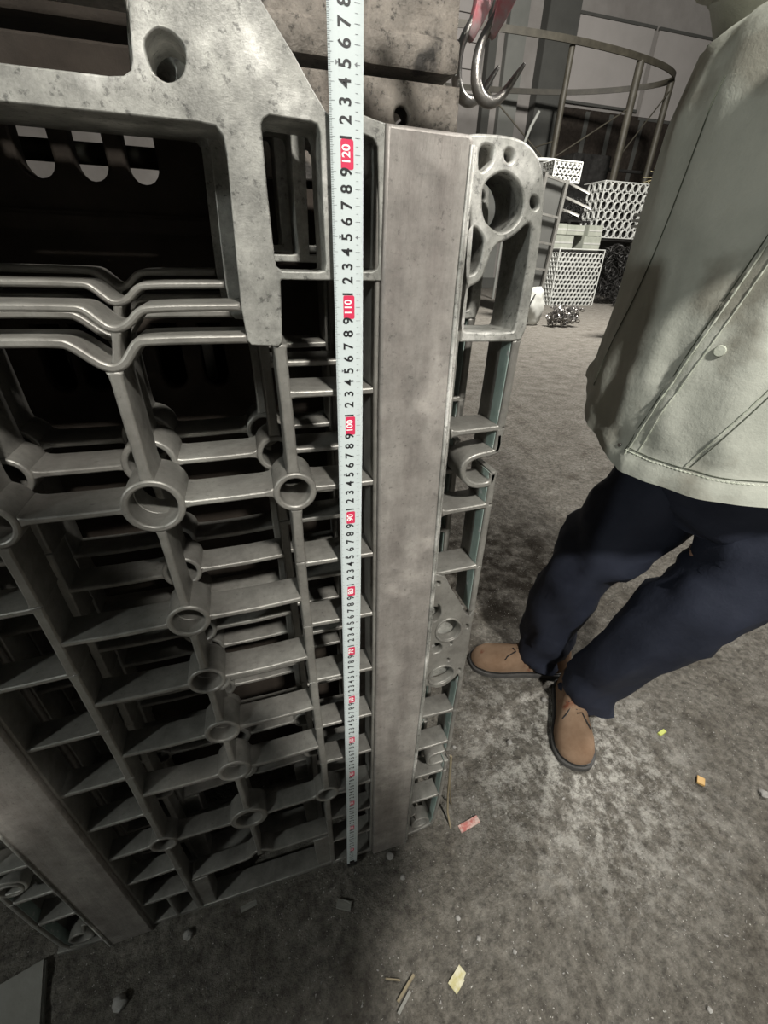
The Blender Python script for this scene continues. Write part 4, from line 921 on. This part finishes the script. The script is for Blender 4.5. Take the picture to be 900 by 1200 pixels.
# baskets, grids and cartons of the far stacks
def grid_basket(name, org, w, d, h, pitch, kind, label, lean=0.0, wall=1.6, m='galv', group=None, rz=0):
    t = thing(name, P(*org), label, 'basket', group, rz); o = P(*org)
    def face(nm, ax_):   # ax_: 0 front (x-z), 1 side (y-z)
        bm = bmesh.new(); L1 = w if ax_ == 0 else d
        r = pitch*.5; rowh = pitch*.866; nz_ = int(h/rowh); nx_ = int(L1/pitch)
        for j in range(nz_):
            for i in range(nx_):
                cx_ = (i+.5)*pitch+(pitch*.5 if (kind == 'hex' and j % 2) else 0); cz_ = (j+.5)*(rowh if kind == 'hex' else h/nz_)
                if cx_ > L1: continue
                N_ = 6 if kind == 'hex' else 10; ro = r*(1.12 if kind == 'hex' else 1.0); rin = ro-wall; q = []
                for k in range(N_):
                    a = 2*math.pi*(k+.5)/N_
                    for rr, yy in ((ro, 0), (rin, 0), (rin, 5), (ro, 5)):
                        u, z = cx_+rr*math.cos(a), cz_+rr*math.sin(a)
                        q.append(bm.verts.new(o+(Vector((u, yy, z)) if ax_ == 0 else Vector((yy, u, z)))/100+Vector((0, lean*z/100, 0))))
                for k in range(N_):
                    a, b = k*4, ((k+1) % N_)*4
                    for e in range(3): bm.faces.new((q[a+e], q[a+e+1], q[b+e+1], q[b+e]))
        ob = from_bm(nm, bm, m, t, smooth=False); ob['kind'] = 'stuff'
    face('mesh_face', 0); face('mesh_side', 1)
    for nm, a, b in (('frame_bar', (0, 0, h), (w, 0, h)), ('frame_bar', (0, 0, 0), (w, 0, 0)), ('frame_bar', (0, 0, 0), (0, 0, h)), ('frame_bar', (w, 0, 0), (w, 0, h)), ('frame_bar', (0, 0, h), (0, d, h))):
        bm = bmesh.new(); tube(bm, [o+Vector(a)/100+Vector((0, lean*a[2]/100, 0)), o+Vector(b)/100+Vector((0, lean*b[2]/100, 0))], .014, 6); from_bm(nm, bm, m, t)
    bm = bmesh.new(); box(bm, o+Vector((.08, .12, .02)), o+Vector((w/100-.05, d/100, h/100-.08))); from_bm('load', bm, 'darkiron', t, smooth=False)
    return t
grid_basket('mesh_basket', (830, 1130, 5), 146, 50, 139, 12.5, 'hex', 'pale honeycomb mesh basket on the floor in front of the pale cartons', wall=1.5)
grid_basket('ring_grid_basket', (1045, 1280, 181), 208, 95, 138, 25, 'ring', 'pale ring grid basket stacked high beside the jacket', wall=2.8)
grid_basket('mesh_basket', (600, 880, 249), 62, 40, 32, 10, 'ring', 'small bright ring mesh tray on top of the ladder shaped casting', wall=2.0)
def tangle(name, c, r, n, label, cat, m='darkiron', rr=.8, flat=.8, ring=(3, 7), part='wire_loop'):
    t = thing(name, P(c[0], c[1], c[2]-r[2]), label, cat); rd = random.Random(len(label)); bm = bmesh.new()
    for i in range(n):
        u = Vector((rd.uniform(-1, 1), rd.uniform(-1, 1), rd.uniform(-1, 1)))
        p0 = Vector((c[0]+u.x*r[0], c[1]+u.y*r[1], c[2]+u.z*r[2])); ax_ = Vector((rd.gauss(0, 1), rd.gauss(0, 1), rd.gauss(0, 1))).normalized(); a1 = ax_.orthogonal().normalized(); a2 = ax_.cross(a1); R_ = rd.uniform(*ring)
        tube(bm, [P(*(p0+a1*R_*math.cos(a)+a2*R_*flat*math.sin(a))) for a in (2*math.pi*k/10 for k in range(10))], rr/100, 5, closed=True)
    o = from_bm(part, bm, m, t); o['kind'] = 'stuff'; return t
tangle('wire_scrap_pile', (1080, 1180, 82), (46, 22, 68), 190, 'tall dark tangle of wire scrap between the mesh basket and the jacket', 'scrap pile', ring=(8, 20), rr=1.1)
tangle('wire_scrap_pile', (1075, 1085, 34), (55, 25, 20), 90, 'low dark scrap pile on the floor right of the mesh basket', 'scrap pile', ring=(6, 14), rr=1.1)
tangle('chain_heap', (580, 728, 25), (27, 15, 15), 110, 'small heap of shiny chain on the floor before the mesh basket', 'chain', 'steel', 1.2, .6, (3.5, 6.5), 'chain_coil')
tangle('wire_scrap_pile', (972, 1290, 252), (22, 12, 20), 90, 'dark tangle of wire above and behind the pale cartons', 'scrap pile', ring=(5, 12))
for x0, x1, z0, z1, lb in ((852, 889, 179, 205, 'upper pale carton at the left end of the carton row'), (838, 918, 143, 178, 'wide lower pale carton at the left end of the carton row'), (890, 947, 179, 203, 'middle pale carton of the upper row of cartons'), (962, 1009, 179, 205, 'upper crumpled pale carton at the right end of the row'), (953, 1011, 143, 178, 'lower pale carton at the right end of the row')):
    bm = bmesh.new(); box(bm, P(x0, 1200, z0), P(x1, 1244, z1), bev=.01)
    t = thing('carton', P((x0+x1)/2, 1222, z0), lb, 'box', 'pale cartons behind the mesh basket'); from_bm('box_body', bm, 'carton', t, smooth=False)
    bm = bmesh.new(); box(bm, P(x0+1, 1199.2, (z0+z1)/2-2), P(x1-1, 1199.8, (z0+z1)/2+2)); from_bm('tape_strip', bm, 'sack', t, smooth=False)
def rack(name, x0, x1, y0, y1, z1, label, mid=None):
    t = thing(name, P((x0+x1)/2, (y0+y1)/2, 5), label, 'rack')
    for z in ([z1-4]+([mid] if mid else [])):
        bm = bmesh.new(); box(bm, P(x0, y0, z), P(x1, y1, z+4)); from_bm('shelf', bm, 'darkiron', t, smooth=False)
    for x in (x0+3, x1-3):
        for y in (y0+3, y1-3):
            bm = bmesh.new(); box(bm, P(x-3, y-3, 5), P(x+3, y+3, z1-4)); from_bm('post', bm, 'darkiron', t, smooth=False)
rack('steel_rack', 836, 1013, 1198, 1248, 142.5, 'dark steel rack carrying the pale cartons', 60)
rack('basket_stand', 1045, 1257, 1278, 1378, 177, 'dark steel stand under the ring grid basket')
rack('scrap_stand', 935, 1008, 1262, 1318, 219, 'dark stand under the wire tangle behind the cartons', 110)
rack('tray_stand', 590, 622, 872, 925, 245, 'dark stand under the small bright mesh tray', 120)
# ladder shaped casting standing among the stacks
t = thing('ladder_casting', P(545, 800, 5), 'ladder shaped grey casting standing beside the tray corner', 'casting')
LB = lambda u, w: P(519+u*46+w*14, 800, 5+w*(243-u*8))
for u in (0, 1):
    bm = bmesh.new(); tube(bm, [LB(u, 0), LB(u, 1)], .038, 4); from_bm('side_rail', bm, 'castrib', t, smooth=False)
for w in (.05, .22, .40, .58, .76, .985):
    bm = bmesh.new(); tube(bm, [LB(0, w), LB(1, w)], .026, 4); from_bm('rung', bm, 'castrib', t, smooth=False)
bm = bmesh.new(); q = [LB(0, 0), LB(1, 0), LB(1, 1), LB(0, 1)]; a = [bm.verts.new(v+Vector((0, .07, 0))) for v in q]; b = [bm.verts.new(v+Vector((0, .11, 0))) for v in q]
bm.faces.new(a); bm.faces.new(b[::-1])
for k in range(4): bm.faces.new((a[k], b[k], b[(k+1) % 4], a[(k+1) % 4]))
from_bm('back_sheet', bm, 'darkcol', t, smooth=False)
for (x0, z0), (x1, z1) in (((582, 237), (632, 221)), ((584, 215), (643, 198)), ((582, 196), (620, 186))):
    bm = bmesh.new(); tube(bm, [P(x0+(x1-x0)*u, 800+12*math.sin(u*3.14), z0+(z1-z0)*u+5*math.sin(u*2.6)) for u in (i/10 for i in range(11))], .042, 6, flat=.4); from_bm('curved_fin', bm, 'castrib', t)
t = thing('round_drum', P(600, 970, 5), 'round drum with a pale rim standing behind the ladder casting', 'drum')
bm = bmesh.new(); tube(bm, [P(628+44*math.cos(a), 975+40*math.sin(a), 290) for a in (2*math.pi*i/28 for i in range(28))], .035, 8, closed=True); from_bm('rim', bm, 'galv', t)
bm = bmesh.new(); bmesh.ops.create_cone(bm, cap_ends=True, segments=28, radius1=.40, radius2=.42, depth=2.83); bmesh.ops.translate(bm, verts=bm.verts, vec=P(628, 975, 147)); from_bm('drum_body', bm, 'darkcol', t)
# white sack
t = thing('woven_sack', P(520, 760, 5), 'crumpled white woven sack on the floor beside the chain heap', 'sack')
bm = bmesh.new(); bmesh.ops.create_icosphere(bm, subdivisions=4, radius=1)
for v in bm.verts:
    q = v.co.copy(); k = 1+.22*noise.noise(q*1.8)+.10*noise.noise(q*5); v.co = P(528+q.x*27*k, 765+q.y*20*k, max(5.5, 36+q.z*34*k*(1+.2*q.x)))
from_bm('sack_body', bm, 'sack', t, angle=60)
bm = bmesh.new(); tube(bm, [P(512, 743, 12), P(507, 742, 30), P(512, 743, 48), P(522, 748, 60)], .012, 6); from_bm('tie_cord', bm, 'darkiron', t)
# lamp housing and straw near the jacket edge
t = thing('straw_tuft', P(582, 575, 209), 'tuft of dry yellow straw sticking out beside the jacket', 'straw'); rd = random.Random(4)
bm = bmesh.new()
for i in range(60):
    a = Vector((rd.gauss(0, 1), rd.gauss(0, .4), abs(rd.gauss(.3, .8)))).normalized(); p0 = Vector((582, 575, 212)); tube(bm, [P(*p0), P(*(p0+a*rd.uniform(10, 22)+Vector((0, 0, 1)))), P(*(p0+a*rd.uniform(22, 34)-Vector((0, 0, 2))))], .0028, 4)
o = from_bm('stalks', bm, 'straw', t); o['kind'] = 'stuff'
t = thing('exhaust_blower', P(590, 580, 5), 'grey round blower housing with a finned outlet beside the jacket', 'blower')
bm = bmesh.new(); bmesh.ops.create_cone(bm, cap_ends=True, segments=32, radius1=.24, radius2=.2, depth=.3); bmesh.ops.rotate(bm, verts=bm.verts, cent=(0, 0, 0), matrix=Matrix.Rotation(math.pi/2, 3, 'X')); bmesh.ops.translate(bm, verts=bm.verts, vec=P(600, 580, 185)); from_bm('drum', bm, 'column', t)
for k in range(3):
    bm = bmesh.new(); box(bm, P(556, 566, 160+k*7), P(590, 590, 163+k*7)); from_bm('fin', bm, 'column', t, smooth=False)
bm = bmesh.new(); box(bm, P(592, 572, 5), P(610, 590, 170)); from_bm('stand', bm, 'darkcol', t, smooth=False)
# far machinery behind the stacks
t = thing('dark_machine', P(1300, 1600, 5), 'dark machine standing against the back wall behind the basket stacks', 'machine')
bm = bmesh.new(); box(bm, P(1120, 1560, 5), P(1270, 1660, 430), bev=.03); from_bm('cabinet', bm, 'darkiron', t)
bm = bmesh.new(); box(bm, P(1275, 1560, 5), P(1700, 1680, 350), bev=.03); from_bm('bed', bm, 'darkcol', t)
bm = bmesh.new(); rod(bm, (1280, 1600, 400), (1680, 1600, 400), 5, 10); rod(bm, (1285, 1600, 345), (1285, 1600, 400), 4, 8); rod(bm, (1675, 1600, 345), (1675, 1600, 400), 4, 8); from_bm('guard_rail', bm, 'darkiron', t)

# ------------------------------------------------------------------ litter on the ground
def gz(x, y): return ground_h(x/100, y/100)*100+5
def stone(x, y, r, label, m='stone'):
    bm = bmesh.new(); bmesh.ops.create_icosphere(bm, subdivisions=2, radius=1); c = gz(x, y)
    sd = random.random()*50
    for v in bm.verts:
        k = 1+.35*noise.noise(v.co*1.5+Vector((sd, 0, 0))); q = v.co*k*r; v.co = P(x+q.x, y+q.y*.9, c+q.z*.7+r*.45)
    o = from_bm('pebble', bm, m, None, org=P(x, y, c)); tagp(o, label, 'stone', 'pebbles on the dirt floor'); return o
for x, y, r, lb in ((7.4, -1.6, .8, 'grey pebble against the foot of the wide bar'), (8.8, -5.8, .55, 'pale pebble just in front of the wide bar'), (11.4, -8.8, .3, 'tiny white pebble in front of the tray foot'), (17.0, -14.7, .5, 'dark speckled pebble midway between tray foot and yellow card'), (44.8, 13.5, .8, 'pebble lying left of the boot that points at the viewer'), (19.5, -18.5, .45, 'small pebble right of the yellowed card'), (-32.4, -3.1, .9, 'grey lump near the left end of the tray foot'), (-42.5, -9.0, 1.2, 'larger pale lump near the corner steel plate'), (97.8, -14.3, 1.0, 'dark lump at the far right edge of the floor'), (53.3, -37.5, .45, 'white chip at the bottom edge of the view'), (61, 22, .9, 'clod in the shadow between the two boots'), (25.0, -22.0, .4, 'white fleck right of the card'), (30, 16, .55, 'chip on the powdery ground left of the boots')):
    stone(x, y, r, lb)
def flatbit(name, cx_, cy, l, w, ang, th, m, label, cat, fold=0.0):
    bm = bmesh.new(); box(bm, Vector((-l/200, -w/200, 0)), Vector((l/200, w/200, th/100)))
    bmesh.ops.subdivide_edges(bm, edges=bm.edges, cuts=2)
    for v in bm.verts: v.co.z += fold*abs(v.co.x)+.0006*math.sin(v.co.x*300)
    bmesh.ops.transform(bm, matrix=Matrix.Translation(P(cx_, cy, gz(cx_, cy)+.12)) @ Matrix.Rotation(ang, 4, 'Z'), verts=bm.verts)
    tagp(from_bm(name, bm, m, None, org=P(cx_, cy, gz(cx_, cy)), smooth=False), label, cat)
flatbit('paper_strip', 26.0, -1.0, 5.0, 1.5, .15, .25, 'paperred', 'crumpled faded red paper strip right of the tray foot', 'litter', .06)
flatbit('torn_card', 13.6, -22.2, 3.3, 1.9, .5, .15, 'card', 'torn yellowed printed card lying at the bottom of the view', 'litter', .05)
flatbit('wood_splinter', 4.4, -20.7, 4.4, .45, .55, .4, 'wood', 'longer dark wood splinter left of the yellowed card', 'splinter')
flatbit('wood_splinter', 3.6, -22.2, 3.4, .5, .60, .35, 'slab', 'shorter pale splinter below the longer dark one', 'splinter')
flatbit('match_stick', 2.5, -19.1, 2.6, .25, -.35, .25, 'wood', 'thin pale stick left of the wood splinters', 'splinter')
flatbit('steel_chip', -3.7, -6.9, 2.8, 1.4, -.45, .5, 'slab', 'small flat steel chip in front of the tape end', 'scrap')
flatbit('lime_chip', 86.6, 4.9, 2.6, .9, .2, .6, 'lime', 'lime green plastic bit on the floor right of the boots', 'litter')
flatbit('orange_chip', 85.9, -7.7, 1.9, 1.6, .7, .6, 'orange', 'small orange chip on the floor at the right', 'litter')
flatbit('steel_tab', -21.5, -1.9, 3.0, .9, .15, .3, 'slab', 'narrow steel tab in front of the tray foot', 'scrap')
t = thing('straw_wire', P(22, 0, 5), 'pale thin wire leaning from the floor onto the tray edge', 'wire')
bm = bmesh.new(); tube(bm, [P(21.8, -.4, gz(21.8, -.4)+.1), P(21.6, 1.5, 8), P(20.8, 1.6, 16), P(19.6, .6, 26), P(18.4, -.4, 35)], .0022, 6); from_bm('strand', bm, 'wood', t)
bm = bmesh.new(); tube(bm, [P(24, 4, gz(24, 4)+.1), P(22.8, 3, 9), P(21.0, 2.0, 20), P(18.6, -.4, 34.6)], .0016, 6); from_bm('strand', bm, 'wood', t)
t = thing('corner_steel_plate', P(-68, -14, 5), 'dusty flat steel plate on the floor at the bottom left corner', 'plate')
bm = bmesh.new(); vs_ = [(-55.8, .2), (-50.2, -22), (-80, -29.5), (-85.6, -7.3)]
a = [bm.verts.new(P(x, y, 4.6)) for x, y in vs_]; b = [bm.verts.new(P(x, y, 6.2)) for x, y in vs_]
bm.faces.new(a[::-1]); bm.faces.new(b)
for k in range(4): bm.faces.new((a[k], a[(k+1) % 4], b[(k+1) % 4], b[k]))
bmesh.ops.bevel(bm, geom=bm.edges[:], offset=.003, segments=2, affect='EDGES'); from_bm('plate_body', bm, 'slab', t)
# loose crumbs of dirt and scale, too many to count
bm = bmesh.new(); rd = random.Random(3)
for i in range(2600):
    if i % 3: x, y = rd.uniform(-40, 110), rd.uniform(-40, 70)
    else: x, y = rd.gauss(52, 16), rd.gauss(12, 14)
    if (-56 < x < 19 and y > -1) or (40 < x < 80 and -2 < y < 46) or y < -36: continue
    r = rd.choice((.12, .16, .22, .3))*rd.uniform(.7, 1.3); c = P(x, y, gz(x, y)+r*.4)
    vv = [bm.verts.new(c+Vector((rd.uniform(-1, 1), rd.uniform(-1, 1), rd.uniform(-.5, .8)))*r/100) for _ in range(4)]
    for f in ((0, 1, 2), (0, 2, 3), (0, 3, 1), (1, 3, 2)): bm.faces.new([vv[k] for k in f])
o = from_bm('dirt_crumbs', bm, 'stone', None, org=P(0, 0, 5), smooth=False); tagp(o, 'loose crumbs of scale and grit scattered over the dirt floor', 'grit', kind='stuff')
